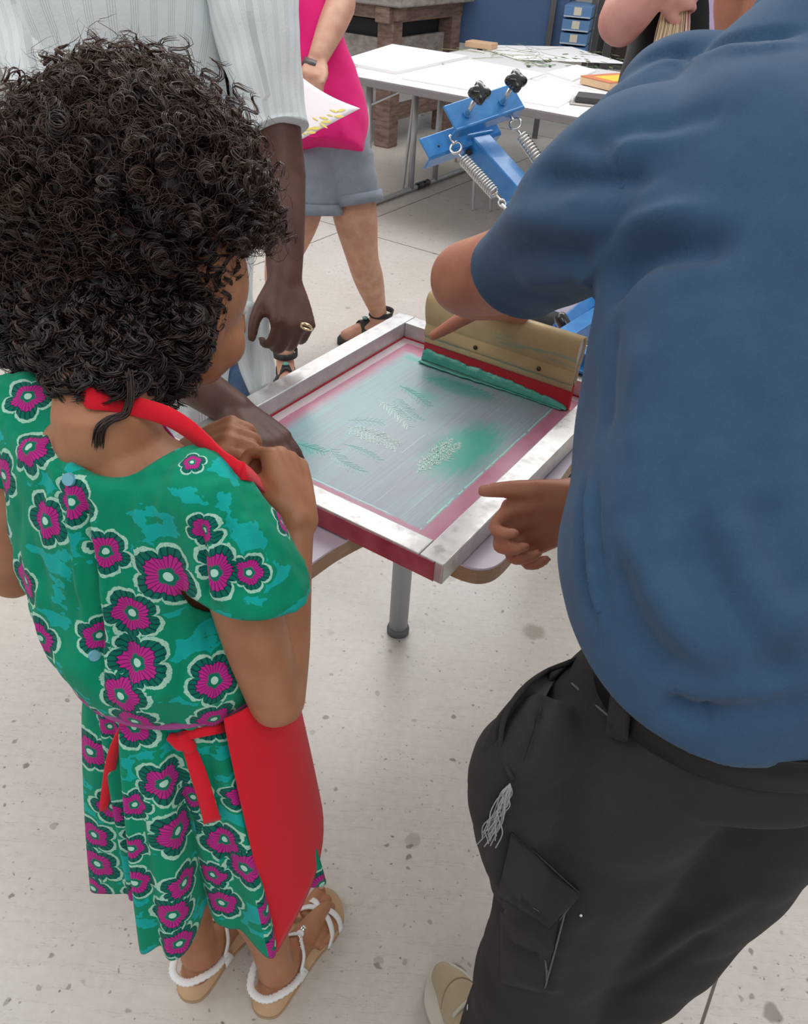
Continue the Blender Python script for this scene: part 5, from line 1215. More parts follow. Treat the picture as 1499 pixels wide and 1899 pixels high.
V = folds(V, Fc, [([(1118, 570), (1150, 510), (1200, 468), (1290, 452), (1380, 446)], 0.016, -0.020), ([(925, 415), (1000, 405), (1100, 412), (1220, 408), (1340, 405)], 0.016, 0.011), ([(985, 330), (1060, 334), (1140, 340), (1210, 322)], 0.013, -0.015), ([(950, 366), (1040, 362), (1150, 366), (1240, 360)], 0.012, 0.008), ([(940, 470), (1030, 470), (1110, 480)], 0.013, -0.007), ([(960, 520), (1040, 512), (1110, 505)], 0.014, 0.007), ([(1060, 250), (1110, 270), (1140, 290)], 0.012, -0.006),
    ([(1090, 540), (1120, 480), (1200, 420), (1300, 395)], 0.010, 0.005), ([(1120, 250), (1190, 235), (1290, 215), (1340, 215)], 0.012, -0.006), ([(1110, 290), (1170, 270), (1280, 250)], 0.012, 0.005), ([(1190, 118), (1260, 96), (1330, 80), (1420, 62), (1495, 55)], 0.007, -0.009), ([(1180, 140), (1260, 118), (1380, 92), (1495, 80)], 0.007, 0.004),
    ([(1095, 185), (1120, 240), (1142, 300), (1150, 360), (1152, 400)], 0.0022, -0.0030), ([(1085, 880), (1078, 980), (1085, 1080), (1110, 1170)], 0.0055, -0.008), ([(1108, 880), (1104, 980), (1112, 1080), (1140, 1190)], 0.0055, -0.006), ([(1096, 880), (1092, 980), (1098, 1080), (1125, 1180)], 0.005, 0.005),
    ([(1130, 1000), (1165, 1120), (1210, 1210), (1270, 1260)], 0.016, -0.012), ([(1150, 960), (1200, 1090), (1270, 1180), (1360, 1240)], 0.016, 0.009), ([(1270, 960), (1320, 1100), (1390, 1210), (1490, 1270)], 0.018, -0.013), ([(1220, 930), (1270, 1070), (1345, 1180), (1450, 1250)], 0.016, 0.009), ([(1330, 900), (1390, 1040), (1450, 1140), (1499, 1190)], 0.018, 0.008), ([(1400, 900), (1450, 1030), (1495, 1120)], 0.016, -0.008), ([(1235, 1292), (1280, 1318), (1330, 1322)], 0.010, -0.012), ([(1300, 1318), (1400, 1312), (1499, 1300)], 0.012, -0.008), ([(1200, 1240), (1300, 1285), (1400, 1290), (1499, 1275)], 0.014, 0.007),
    ([(1380, 700), (1420, 850), (1440, 1000)], 0.018, -0.005), ([(1200, 620), (1180, 740), (1170, 860)], 0.016, 0.005), ([(1140, 600), (1130, 700), (1120, 820)], 0.010, -0.006), ([(1230, 560), (1330, 530), (1450, 520)], 0.014, -0.004), ([(960, 420), (985, 480), (1035, 570)], 0.0022, -0.0014)])
cufn = nrm(pt(935, 527, 1.02)-pt(1045, 437, 0.88)); cufp = pt(963, 505, 0.99)
V, Fc = cut(V, Fc, [(cufp, cufn, 0.11), (rcf+nrm(E2-rS_m)*0.01, nrm(E2-rS_m), 0.10), (bC+A(-0.005, 0, -0.004), A(-0.10, 0.12, -1), 0.33), (nC+spn*0.004, nrm(spn-mD*0.25), 0.11)])
tsh = mkmesh('tshirt', V, Fc, NAVY, man); thick(tsh, 0.003, -1)
P = [nC-spn*0.004+mS*math.cos(t_)*0.083+mD*math.sin(t_)*0.066 for t_ in np.linspace(0, 2*math.pi, 41)]
mkmesh('collar', *strip(P, [spn]*41, 0.022, 0.005, 1), NAVY, tsh)
# trousers
bq = bC-mF*0.026+mS*0.010
tr = [torso([(bq+A(0, 0, -0.012), mS*0.158, mF*0.108), (bq+A(0, 0, -0.05), mS*0.170, mF*0.120), (bq+A(0.0, -0.0, -0.10), mS*0.172, mF*0.125), (bq+A(0, 0.02, -0.15), mS*0.130, mF*0.085)], 50, 6, 2.15)]
for h_, k_, a_, rr_ in ((lHp, lKn2, lAn2, 0), (rHp, rKn2, rAn2, 0)):
    tr.append(tube([h_+A(0.018 if h_ is lHp else 0, -0.012, 0.050), h_*0.86+k_*0.14+A(0, -0.012, 0), h_*0.62+k_*0.38, h_*0.3+k_*0.7, k_, k_*0.55+a_*0.45, a_+(k_-a_)*0.10], [0.080, 0.104, 0.101, 0.093, 0.087, 0.080, 0.074], 34, 5))
tr.append(tube([pt(1010, 1330, 0.70), pt(952, 1430, 0.76), pt(955, 1540, 0.82), pt(950, 1640, 0.90)], [0.030, 0.046, 0.042, 0.030], 20, 5))
V, Fc = remesh(tr, 0.006, 60); V = rumple(V, Fc, 0.006, 8, (1, 1, 1.2), 5)
V = folds(V, Fc, [([(880, 1700), (940, 1690), (1000, 1715), (1040, 1760)], 0.010, 0.007), ([(890, 1745), (950, 1740), (1010, 1770)], 0.008, -0.008), ([(880, 1790), (960, 1795), (1040, 1830)], 0.009, 0.006), ([(885, 1665), (950, 1655), (1010, 1690)], 0.007, -0.006), ([(1090, 1680), (1050, 1740), (1020, 1840)], 0.012, 0.006), ([(980, 1450), (1060, 1420), (1180, 1410), (1280, 1430)], 0.012, 0.004),
    ([(1060, 1240), (1010, 1310), (985, 1380), (955, 1440)], 0.006, -0.006), ([(1200, 1790), (1280, 1720), (1400, 1650)], 0.012, 0.006), ([(1140, 1850), (1220, 1800), (1330, 1720)], 0.010, -0.006)])
trs = mkmesh('trousers', V, Fc, BLACKJ, man); tb_ = bvh_of(trs)
BELT = M_('black_leather_belt', (0.008, 0.007, 0.007), 0.6, spec=0.3)
P = [bq+A(0, 0, -0.026)+mS*math.cos(t_)*0.172+mF*math.sin(t_)*0.122 for t_ in np.linspace(0, 2*math.pi, 61)]
mkmesh('belt', *strip(P, [BZ]*61, 0.040, 0.004, 1), BELT, trs)
tb2_ = bvh_of(trs, bpy.data.objects['belt'])
THR = M_('pale_thread', (0.33, 0.32, 0.32), 0.8); SEAMM = M_('worn_seam', (0.11, 0.105, 0.11), 0.8); PKT = cloth('pocket_shade_black', (0.014, 0.013, 0.014))
patch('belt_loop', tb2_, [(1150, 1256), (1182, 1270), (1168, 1374), (1132, 1360)], BLACKJ, trs, 0.005, 0.004, 4, 10)
seam('belt_seam', tb_, [(1065, 1270), (1150, 1340), (1250, 1395), (1370, 1432), (1499, 1440)], 0.0011, SEAMM, trs, 0.0025)
pf = patch('cargo_flap', tb_, [(948, 1540), (1077, 1652), (1025, 1714), (928, 1648)], BLACKJ, trs, 0.005, 0.005, 16, 10, 0.003)
patch('cargo_pocket', tb_, [(934, 1652), (1040, 1700), (1010, 1835), (934, 1820)], BLACKJ, trs, 0.002, 0.005, 16, 14, 0.005)
fb_ = bvh_of(trs, bpy.data.objects['cargo_pocket'], pf)
seam('flap_stitching', fb_, [(930, 1650), (960, 1670), (1022, 1708), (1032, 1712), (1050, 1690), (1075, 1655)], 0.0009, SEAMM, pf, 0.003)
seam('flap_stitching', fb_, [(950, 1541), (990, 1575), (1075, 1650)], 0.0009, BLKM, pf, 0.003)
seam('side_seam', fb_, [(1012, 1715), (1007, 1760), (1018, 1800), (1010, 1832)], 0.0016, SEAMM, trs, 0.004)
seam('side_seam', fb_, [(1050, 1690), (1030, 1760), (1012, 1830)], 0.0009, SEAMM, trs, 0.002)
pk_out = [(1060, 1226), (1012, 1246), (968, 1280), (936, 1330), (930, 1392), (950, 1446)]; pk_in = [(1062, 1232), (1030, 1262), (1004, 1310), (990, 1360), (975, 1405), (953, 1450)]
pin_ = [h[0] for h in (cast(tb_, *q_) for q_ in pk_in) if h]
if len(pin_) == 6:
    dI = [(p_-CAMP)@fw for p_ in pin_]
    po_ = [pt(u, v, dI[k_]+(0.018 if 0 < k_ < 5 else 0.0)) for k_, (u, v) in enumerate(pk_out)]
    a_, b_ = catmull(np.array(po_), 6), catmull(np.array(pin_), 6); n_ = len(a_)
    rings = [np.array([a_[i]*(1-q_)+b_[i]*q_+fw*0.012*math.sin(math.pi*q_) for q_ in np.linspace(0, 1, 9)]) for i in range(n_)]
    thick(mkmesh('pocket_shade', np.vstack(rings), grid_faces(n_, 9, False), PKT, trs), 0.002, 0)  # dark sheet across the pocket mouth, stands for the shade inside
    mkmesh('pocket_edge', *strip(a_, [nrm(p_-CAMP) for p_ in a_], 0.016, 0.0045, 1), BLACKJ, trs)
    rings = []
    for i in range(n_):
        h_ = a_[i]; low = pt(*(np.array(uvof(h_))*0.35+np.array((900, 1470))*0.65), (h_-CAMP)@fw+0.045)
        rings.append(np.array([h_*(1-q_)+low*q_+(rt*-0.012)*math.sin(math.pi*q_) for q_ in np.linspace(0, 1, 9)]))
    thick(mkmesh('pocket_bag', np.vstack(rings), grid_faces(n_, 9, False), BLACKJ, trs), 0.003, 0)
h0 = cast(fb_, 948, 1448); fz = []
for k_ in range(26):
    P = [h0[0]+h0[1]*0.004]; u0, v0 = 948, 1448
    for j in range(5):
        u0 += RNG.uniform(-13, -1); v0 += RNG.uniform(12, 26); h = cast(fb_, u0+RNG.normal(0, 4), v0)
        if h: P.append(h[0]+h[1]*RNG.uniform(0.003, 0.007))
    fz.append(tube(P, 0.0006, 5, 4))
mkmesh('frayed_threads', *merge(fz), THR, trs)
for u, v, r_ in ((868, 1868, 7), (875, 1745, 3), (1078, 1697, 3)):
    h = cast(fb_, u, v)
    if h: mkmesh('paint_spot', *ball(h[0]+h[1]*0.0006, nrm(np.cross(h[1], BZ))*r_*0.0005, BZ*r_*0.0008, h[1]*0.0009), M_('white_paint', (0.7, 0.7, 0.68), 0.6), trs)
# shoes
CANV = cloth('beige_canvas', (0.50, 0.42, 0.28), (0.40, 0.32, 0.20), weave=800, bst=0.6); RUB = M_('cream_rubber', (0.66, 0.62, 0.52), 0.6)
def shoe(toe, d, parts_name='shoe'):
    s = A(d[1], -d[0], 0); o_ = toe-d*0.285
    def q_(x, y, z): return o_+d*x+s*y+A(0, 0, z)
    V, Fc = remesh([tube([q_(0.03, 0, 0.045), q_(0.10, 0, 0.050), q_(0.17, 0, 0.045), q_(0.225, 0.002, 0.036), q_(0.255, 0.0, 0.028)], [0.038, 0.038, 0.043, 0.043, 0.032], 24, 5, side=s, flat=[1.1, 1.2, 0.95, 0.75, 0.7]), tube([q_(0.055, 0, 0.05), q_(0.05, 0, 0.10)], [0.040, 0.042], 20, 1)], 0.004, 6)
    V[:, 2] = np.maximum(V[:, 2], 0.012); sh_ = mkmesh('shoe', V, Fc, CANV, man)
    mkmesh('sole', *prism(smooth_outline([(-0.010, 0), (0.01, 0.036), (0.10, 0.038), (0.18, 0.048), (0.25, 0.040), (0.287, 0.004), (0.25, -0.042), (0.18, -0.047), (0.10, -0.038), (0.01, -0.036)], 5), o_, d, s, BZ, 0.024), RUB, sh_)
    sb = bvh_of(sh_); lc_ = []
    for x in (0.135, 0.155, 0.175, 0.195):
        P = []
        for y in np.linspace(-0.028, 0.028, 7):
            h = sb.ray_cast(Vector(q_(x+(y*0.15), y, 0.3)), Vector((0, 0, -1)))
            if h[0]: P.append(np.array(h[0])+A(0, 0, 0.0025))
        lc_.append(strip(P, [d]*len(P), 0.006, 0.002, 2))
    mkmesh('laces', *merge(lc_), M_('lace_cream', (0.62, 0.57, 0.45), 0.8), sh_)
    P = []
    for t_ in np.linspace(-1.3, 1.3, 13):
        h = sb.ray_cast(Vector(q_(0.20+0.035*math.cos(t_), 0.036*math.sin(t_), 0.3)), Vector((0, 0, -1)))
        if h[0]: P.append(np.array(h[0])+A(0, 0, 0.0006))
    mkmesh('toe_cap_seam', *tube(P, 0.0011, 6, 2), M_('tan_stitch', (0.33, 0.24, 0.13), 0.8), sh_)
tL = pz(808, 1800, 0.015); shoe(tL, nrm((tL-lAn2)*A(1, 1, 0)))
tR = rAn2*A(1, 1, 0)+nrm(A(0.10, 0.99, 0))*0.18; shoe(tR, nrm(A(0.10, 0.99, 0)))

# ------------------------------------------------------------------ the man in the striped shirt
sm = root('man', (-0.75, 1.55, 0), 'man in an open pale striped shirt over a grey tee, leaning in behind the girl', 'person')
cF = nrm(A(0.55, -0.83, 0)); cS = nrm(A(0.83, 0.55, 0))
p0 = pt(290, 640, 1.60); p1 = pt(270, 250, 1.52); p2 = pt(250, 40, 1.42); p3 = pt(250, -140, 1.34)
ax_ = nrm(p3-p0); cD = nrm(cF-ax_*(cF@ax_)); cSS = nrm(np.cross(cD, ax_)); 
if cSS@rt < 0: cSS = -cSS
dk = [torso([(p0, cSS*0.13, cD*0.10), (p1, cSS*0.15, cD*0.10), (p2, cSS*0.17, cD*0.10), (p3, cSS*0.15, cD*0.08), (p3+ax_*0.05, cSS*0.07, cD*0.06)], 36, 5)]
hd_c = p3+ax_*0.20+cD*0.05; dk += head_parts(hd_c, nrm(cD-BZ*0.3), cSS, nrm(ax_+cD*0.3)); dk.append(tube([p3, hd_c], [0.062, 0.058], 18, 1))
sA = pt(455, -100, 1.36); eA = pt(527, 330, 1.42); wA = pt(528, 520, 1.40)
dk.append(tube([sA, pt(490, 60, 1.38), pt(512, 230, 1.40), eA], [0.055, 0.05, 0.044, 0.040], 20, 5)); dk.append(tube([eA, eA*0.5+wA*0.5, wA], [0.039, 0.037, 0.031], 20, 5))
hp, hA = hand(wA, pt(540, 580, 1.385)-wA, nrm(iv(0.55, -0.55, -0.65)), 1, 0.185, ((48, 60, 40), (54, 64, 42), (58, 64, 42), (62, 66, 42)), (0.75, 0.55, -0.3), (0.85, 0.1, -0.4)); dk += hp
sB = pt(60, 40, 1.40); eB = pt(255, 640, 1.34); wB = pt(440, 765, 1.27)
dk.append(tube([sB, sB*0.5+eB*0.5, eB], [0.055, 0.048, 0.042], 20, 5)); dk.append(tube([eB, eB*0.5+wB*0.5, wB], [0.042, 0.038, 0.030], 20, 5))
hp, hB = hand(wB, pt(500, 815, 1.24)-wB, nrm(up-fw*0.3), 1, 0.18, ((15, 25, 20),)*4, (0.7, 0.6, -0.2), (1, 0.2, -0.2)); dk += hp
hL, hR = p0+A(-0.07, 0, -0.10), p0+A(0.09, 0.03, -0.10)
for h_ in (hL, hR): dk.append(tube([h_+A(0, 0, 0.1), A(h_[0], h_[1]+0.03, 0.45), A(h_[0], h_[1]+0.08, 0.09)], [0.075, 0.055, 0.04], 18, 5))
V, Fc = remesh(dk, 0.005, 4); mkmesh('body', V, Fc, SK_DARK, sm); eyes(hd_c, nrm(cD-BZ*0.3), cSS, nrm(ax_+cD*0.3), sm, 0.012, 0.032, 0.082, 0)
V, Fc = remesh([ball(hd_c+ax_*0.04-cD*0.02, cSS*0.082, cD*0.094, ax_*0.085)], 0.007, 2); V = rumple(V, Fc, 0.005, 80); mkmesh('hair', V, Fc, M_('black_hair', (0.01, 0.009, 0.009), 0.7), sm)
# ring on his finger
rc = pt(568, 606, 1.345); P = [rc+iv(1, 0.25, 0)*math.cos(t_)*0.0095+nrm(iv(0, 0.3, 1))*math.sin(t_)*0.0095 for t_ in np.linspace(0, 2*math.pi, 25)]
mkmesh('ring', *tube(P, 0.0022, 8, 1, caps=False), GOLD, sm)
def around_uv(o, C, ax, freq=1.0, ref=None):
    me = o.data; uv = me.uv_layers.new(name='flower'); ax = nrm(ax); ref = nrm(ref-ax*(ref@ax)); b = np.cross(ax, ref); li = np.empty(len(me.loops), int); me.loops.foreach_get('vertex_index', li)
    co = np.empty(len(me.vertices)*3); me.vertices.foreach_get('co', co); co = co.reshape(-1, 3)-C
    ang = np.arctan2(co@b, co@ref)/(2*math.pi)*freq; h = co@ax; u = ang[li]; out = np.column_stack([u, h[li]]); uv.data.foreach_set('uv', out.ravel())
tee = torso([(p0-ax_*0.02, cSS*0.145, cD*0.112), (p1, cSS*0.158, cD*0.112), (p2, cSS*0.168, cD*0.112), (p3-ax_*0.01, cSS*0.12, cD*0.09)], 40, 5)
V, Fc = remesh([tee], 0.008, 8); mkmesh('tshirt', V, Fc, GREYT, sm)
# open shirt: a shell round the back and sides with a gap at the front
def open_shell(rings_, t0, t1, n=70, k=8):
    M = catmull(np.array([np.concatenate(r) for r in rings_]), k); out = []
    for i, x in enumerate(M):
        q0 = i/(len(M)-1); out.append(np.array([x[:3]+x[3:6]*math.cos(t_)*(1+0.02*math.sin(9*t_+3*q0))+x[6:9]*math.sin(t_)*(1+0.03*math.sin(7*t_+q0)) for t_ in np.linspace(t0(q0), t1(q0), n)]))
    return np.vstack(out), grid_faces(len(M), n, False)
V, Fc = open_shell([(p0-ax_*0.12, cSS*0.200, cD*0.165), (p0+ax_*0.02, cSS*0.200, cD*0.160), (p1, cSS*0.205, cD*0.155), (p2, cSS*0.205, cD*0.150), (p3-ax_*0.01, cSS*0.185, cD*0.13), (p3+ax_*0.055, cSS*0.120, cD*0.09), (p3+ax_*0.085, cSS*0.070, cD*0.068)], lambda q_: math.radians(50+14*q_), lambda q_: math.radians(360+57-9*q_))
V = rumple(V, Fc, 0.018, 5, (1, 1, 0.7), 2)
shr = mkmesh('open_shirt', V, Fc, STRIPE, sm); around_uv(shr, p1, ax_, 5.0, cD); thick(shr, 0.003, 0)
slp = [pt(440, -150, 1.36), pt(462, -40, 1.35), pt(478, 80, 1.37), pt(500, 180, 1.385), pt(514, 244, 1.395)]
V, Fc = tube(slp, [0.090, 0.082, 0.074, 0.062, 0.058], 40, 8, round_ends=False); V = rumple(V, Fc, 0.010, 9, (1, 1, 1), 4)
slv = mkmesh('sleeve', V, Fc, STRIPE, sm); around_uv(slv, slp[2], slp[4]-slp[0], 3.2, iv(0, 0, 1))
slp2 = [pt(70, -60, 1.38), pt(90, 120, 1.40), pt(140, 340, 1.38)]
V, Fc = tube(slp2, [0.090, 0.078, 0.066], 40, 8, round_ends=False); V = rumple(V, Fc, 0.010, 9, (1, 1, 1), 6)
slv = mkmesh('sleeve', V, Fc, STRIPE, sm); around_uv(slv, slp2[1], slp2[2]-slp2[0], 3.2, iv(0, 0, 1))
# jeans and hanging shirt tails
jn = [torso([(p0+ax_*0.02, cSS*0.155, cD*0.125), (p0-A(0, 0, 0.10), cSS*0.165, cF*0.135), (p0-A(0, 0, 0.16), cSS*0.16, cF*0.13)], 40, 5)]
for h_ in (hL, hR): jn.append(tube([h_+A(0, 0, 0.02), A(h_[0], h_[1]+0.03, 0.45), A(h_[0], h_[1]+0.08, 0.06)], [0.085, 0.07, 0.058], 24, 5))
jn.append(tube([pt(425, 660, 1.55), pt(450, 740, 1.52), pt(430, 800, 1.52)], [0.055, 0.06, 0.06], 20, 4))
V, Fc = remesh(jn, 0.008, 8); V = rumple(V, Fc, 0.006, 14); mkmesh('jeans', V, Fc, DENIMD, sm)
for sg in (-1, 1): mkmesh('shoe', *remesh([ball(A((hL if sg < 0 else hR)[0]+0.05, (hL if sg < 0 else hR)[1]+0.0, 0.04), 0.05, 0.12, 0.04)], 0.006, 2), BLKM, sm)
def tail(pts_l, pts_r, name='shirt_tail', seed=0):
    L_ = catmull(np.array(pts_l), 6); R_ = catmull(np.array(pts_r), 6); out = []
    for i in range(len(L_)): out.append(np.array([L_[i]*(1-a)+R_[i]*a-fw*0.010*math.sin(a*9+i*0.1+seed)*(0.4+i/len(L_)) for a in np.linspace(0, 1, 24)]))
    V = np.vstack(out); Fc = grid_faces(len(L_), 24, False); o = mkmesh(name, V, Fc, STRIPE, sm)
    uv = o.data.uv_layers.new(name='flower'); li = np.empty(len(o.data.loops), int); o.data.loops.foreach_get('vertex_index', li); j = (li % 24)/23.0; uv.data.foreach_set('uv', np.column_stack([j*0.45+0.02, li*0.0]).ravel()); thick(o, 0.0025, 0); return o
tail([pt(455, 560, 1.44), pt(442, 640, 1.44), pt(446, 685, 1.44), pt(468, 735, 1.44)], [pt(500, 560, 1.46), pt(500, 620, 1.46), pt(508, 680, 1.45), pt(502, 712, 1.44)])
tail([pt(280, 560, 1.44), pt(270, 660, 1.44), pt(290, 760, 1.43), pt(300, 840, 1.42)], [pt(440, 560, 1.46), pt(432, 640, 1.46), pt(422, 700, 1.46), pt(418, 770, 1.45)], seed=2)

# ------------------------------------------------------------------ woman in the pink apron
wo = root('woman', (-0.35, 2.95, 0), 'woman in a bright pink apron and denim shorts, holding a print, beyond the striped shirt', 'person')
w0 = pt(600, 250, 2.75); w1 = pt(575, 110, 2.72); w2 = pt(545, -40, 2.70); w3 = pt(520, -230, 2.66)
wl_, wr_ = py(530, 690, 2.69), py(702, 622, 3.12); wl_[2] = 0.09; wr_[2] = 0.09
kR, kL = pt(672, 475, 3.0), pt(522, 490, 2.95); hR2, hL2 = pt(640, 290, 2.80), pt(582, 305, 2.81)
wk = [torso([(w0-up*0.05, rt*0.12, fw*0.09), (w0, rt*0.12, fw*0.09), (w1, rt*0.11, fw*0.08), (w2, rt*0.14, fw*0.10), (w3, rt*0.15, fw*0.09), (w3+up*0.06, rt*0.06, fw*0.05)], 30, 5)]
for h_, k_, a_ in ((hR2, kR, wr_), (hL2, kL, wl_)): wk.append(tube([h_, h_*0.5+k_*0.5, k_, k_*0.62+a_*0.38, a_*0.85+k_*0.15, a_], [0.068, 0.084, 0.062, 0.058, 0.038, 0.034], 22, 5))
for a_, d_ in ((wr_, nrm(A(-0.8, -0.6, 0))), (wl_, nrm(A(0.2, -0.98, 0)))): wk.append(tube([a_-A(0, 0, 0.03)-d_*0.02, a_-A(0, 0, 0.045)+d_*0.08, a_-A(0, 0, 0.06)+d_*0.16], [0.035, 0.032, 0.028], 14, 4))
wE, wW = pt(632, 10, 2.62), pt(588, 112, 2.52); wSh = pt(640, -200, 2.66)
wk.append(tube([wSh, wSh*0.5+wE*0.5, wE], [0.052, 0.052, 0.050], 18, 4)); wk.append(tube([wE, wE*0.6+wW*0.4, wW], [0.050, 0.046, 0.031], 18, 5))
hp, hw_ = hand(wW, pt(578, 152, 2.47)-wW, nrm(iv(0.1, -0.2, -1)), -1, 0.175, ((20, 45, 40), (35, 60, 40), (45, 62, 40), (50, 62, 40)), (0.9, 0.25, 0.15), (1, -0.15, 0.0)); wk += hp
whc = w3+up*0.28; wk += head_parts(whc, nrm(-fw), rt, up, 0.95); wk.append(tube([w3, whc], [0.05, 0.048], 16, 1))
wk.append(tube([pt(470, -190, 2.66), pt(440, 0, 2.62), pt(500, 120, 2.55)], [0.05, 0.045, 0.032], 16, 4))
V, Fc = remesh(wk, 0.0065, 4); mkmesh('body', V, Fc, SK_PALE, wo); eyes(whc, -fw, rt, up, wo, 0.011, 0.03, 0.078, 0)
V, Fc = remesh([ball(whc+up*0.03+fw*0.03, rt*0.09, fw*0.09, up*0.10)], 0.008, 2); mkmesh('hair', V, Fc, HAIRB, wo)
V, Fc = remesh([torso([(pt(590, 290, 2.75), rt*0.160, fw*0.135), (pt(600, 215, 2.74), rt*0.158, fw*0.125), (pt(588, 120, 2.72), rt*0.128, fw*0.108), (pt(556, 10, 2.70), rt*0.120, fw*0.115), (pt(535, -90, 2.70), rt*0.15, fw*0.12), (pt(520, -210, 2.66), rt*0.15, fw*0.10)], 44, 6)], 0.009, 6)
V = rumple(V, Fc, 0.012, 6); V = folds(V, Fc, [([(585, 275), (600, 200), (590, 120)], 0.02, -0.008), ([(630, 255), (635, 200)], 0.015, 0.008)])
mkmesh('apron', V, Fc, PINK, wo)
so = [torso([(pt(594, 225, 2.78), rt*0.160, fw*0.125), (pt(604, 290, 2.80), rt*0.163, fw*0.130), (pt(615, 320, 2.82), rt*0.145, fw*0.12)], 36, 5),
      tube([hR2, pt(647, 330, 2.83), pt(655, 368, 2.86)], [0.105, 0.103, 0.100], 30, 5, round_ends=False), tube([pt(578, 295, 2.78), pt(580, 345, 2.80), pt(580, 385, 2.82)], [0.105, 0.103, 0.100], 30, 5, round_ends=False)]
V, Fc = remesh(so, 0.008, 6); V = rumple(V, Fc, 0.006, 12); shs = mkmesh('denim_shorts', V, Fc, DENIM, wo)
for a_, b_ in ((pt(654, 358, 2.855), pt(657, 378, 2.87)), (pt(580, 376, 2.815), pt(580, 396, 2.83))): mkmesh('hem_cuff', *tube([a_, b_], [0.107, 0.108], 34, 1, round_ends=False), DENIM, shs)
ww = pt(583, 120, 2.515); P = [ww+nrm(iv(1, 0.35, 0))*math.cos(t_)*0.034+nrm(iv(0.1, -0.35, 1))*math.sin(t_)*0.030 for t_ in np.linspace(0, 2*math.pi, 33)]
mkmesh('watch', *strip(P, [nrm(wW-wE)]*33, 0.026, 0.006, 1), M_('dark_watch', (0.07, 0.045, 0.045), 0.45), wo)
for a_, d_ in ((wr_, nrm(A(-0.8, -0.6, 0))), (wl_, nrm(A(0.2, -0.98, 0)))):
    s_2 = A(d_[1], -d_[0], 0)
    f0 = mkmesh('sandal', *prism(smooth_outline([(-0.07, 0), (-0.05, 0.035), (0.05, 0.035), (0.15, 0.045), (0.20, 0.0), (0.15, -0.045), (0.05, -0.035), (-0.05, -0.035)], 4), a_*A(1, 1, 0), d_, s_2, BZ, 0.022), BLKM, wo)
    P = [a_*A(1, 1, 0)+A(0, 0, 0.10)+d_*math.cos(t_)*0.050+s_2*math.sin(t_)*0.046-d_*0.01 for t_ in np.linspace(0, 2*math.pi, 25)]; mkmesh('sandal_strap', *strip(P, [nrm(BZ-d_*0.3)]*25, 0.022, 0.004, 1), BLKM, f0)
    P = [a_*A(1, 1, 0)+d_*0.085+s_2*0.046+A(0, 0, 0.02), a_*A(1, 1, 0)+d_*0.075+A(0, 0, 0.085), a_*A(1, 1, 0)+d_*0.085-s_2*0.046+A(0, 0, 0.02)]; mkmesh('sandal_strap', *strip(P, [d_]*3, 0.045, 0.005, 5), BLKM, f0)
    mkmesh('stone', *ball(a_*A(1, 1, 0)+d_*0.07+A(0, 0, 0.092), d_*0.012, s_2*0.012, BZ*0.006), M_('teal_stone', (0.10, 0.28, 0.24), 0.2), f0)
# print in her hand
PR = M_('print_paper', (0.80, 0.74, 0.76), 0.7); c4 = [pt(535, 120, 2.38), pt(592, 182, 2.40), pt(668, 201, 2.46), pt(540, 268, 2.34)]
pc = [c4[0], pt(566, 175, 2.42), c4[2], c4[3]]; V, Fc = [], []; n = 12
for i in range(n+1):
    for j in range(n+1):
        a, b = i/n, j/n; p_ = (pt(500, 80, 2.36)*(1-a)+pt(596, 180, 2.42)*a)*(1-b)+(pt(505, 200, 2.34)*(1-a)+pt(540, 268, 2.34)*a)*b; V.append(p_)
P0_, P1_, P2_, P3_ = pt(520, 110, 2.40), pt(668, 201, 2.46), pt(541, 268, 2.34), pt(470, 200, 2.30)
V = []
for i in range(n+1):
    for j in range(n+1):
        a, b = i/n, j/n; p_ = (P0_*(1-a)+P1_*a)*(1-b)+(P3_*(1-a)+P2_*a)*b; V.append(p_-up*0.020*math.sin(math.pi*a)*(1-b))
Fc = [(i*(n+1)+j, (i+1)*(n+1)+j, (i+1)*(n+1)+j+1, i*(n+1)+j+1) for i in range(n) for j in range(n)]
po = tag(mkmesh('print', V, Fc, PR), 'white print sheet with small yellow leaf shapes, held by the woman in pink', 'print'); thick(po, 0.0008, 0)
pb = bvh_of(po); YL = M_('yellow_ink', (0.72, 0.58, 0.12), 0.6)
yl = []
for (u, v, l_, a0) in ((585, 238, 12, -0.35), (578, 246, 9, -0.3), (601, 219, 9, -0.1), (605, 226, 11, -0.3), (600, 233, 9, 0.4), (619, 206, 8, 0.1), (633, 205, 10, -0.5), (629, 216, 10, -0.25), (585, 221, 6, 0.3), (563, 247, 7, 0.1), (571, 240, 9, -0.5), (612, 214, 6, 0.0)):
    h = cast(pb, u, v)
    if not h: continue
    c0 = h[0]+nrm(CAMP-h[0])*0.0012; dx_ = iv(math.cos(a0), math.sin(a0), 0); n_ = h[1] if h[1]@(CAMP-h[0]) > 0 else -h[1]; dx_ = nrm(dx_-n_*(dx_@n_)); dy_ = np.cross(n_, dx_); l3 = l_*2.4/F
    yl.append(prism(smooth_outline([(-l3, 0), (0, l3*0.3), (l3, 0), (0, -l3*0.3)], 3), c0, dx_, dy_, n_, 0.0006))
mkmesh('printed_leaves', *merge(yl), YL, po, False)

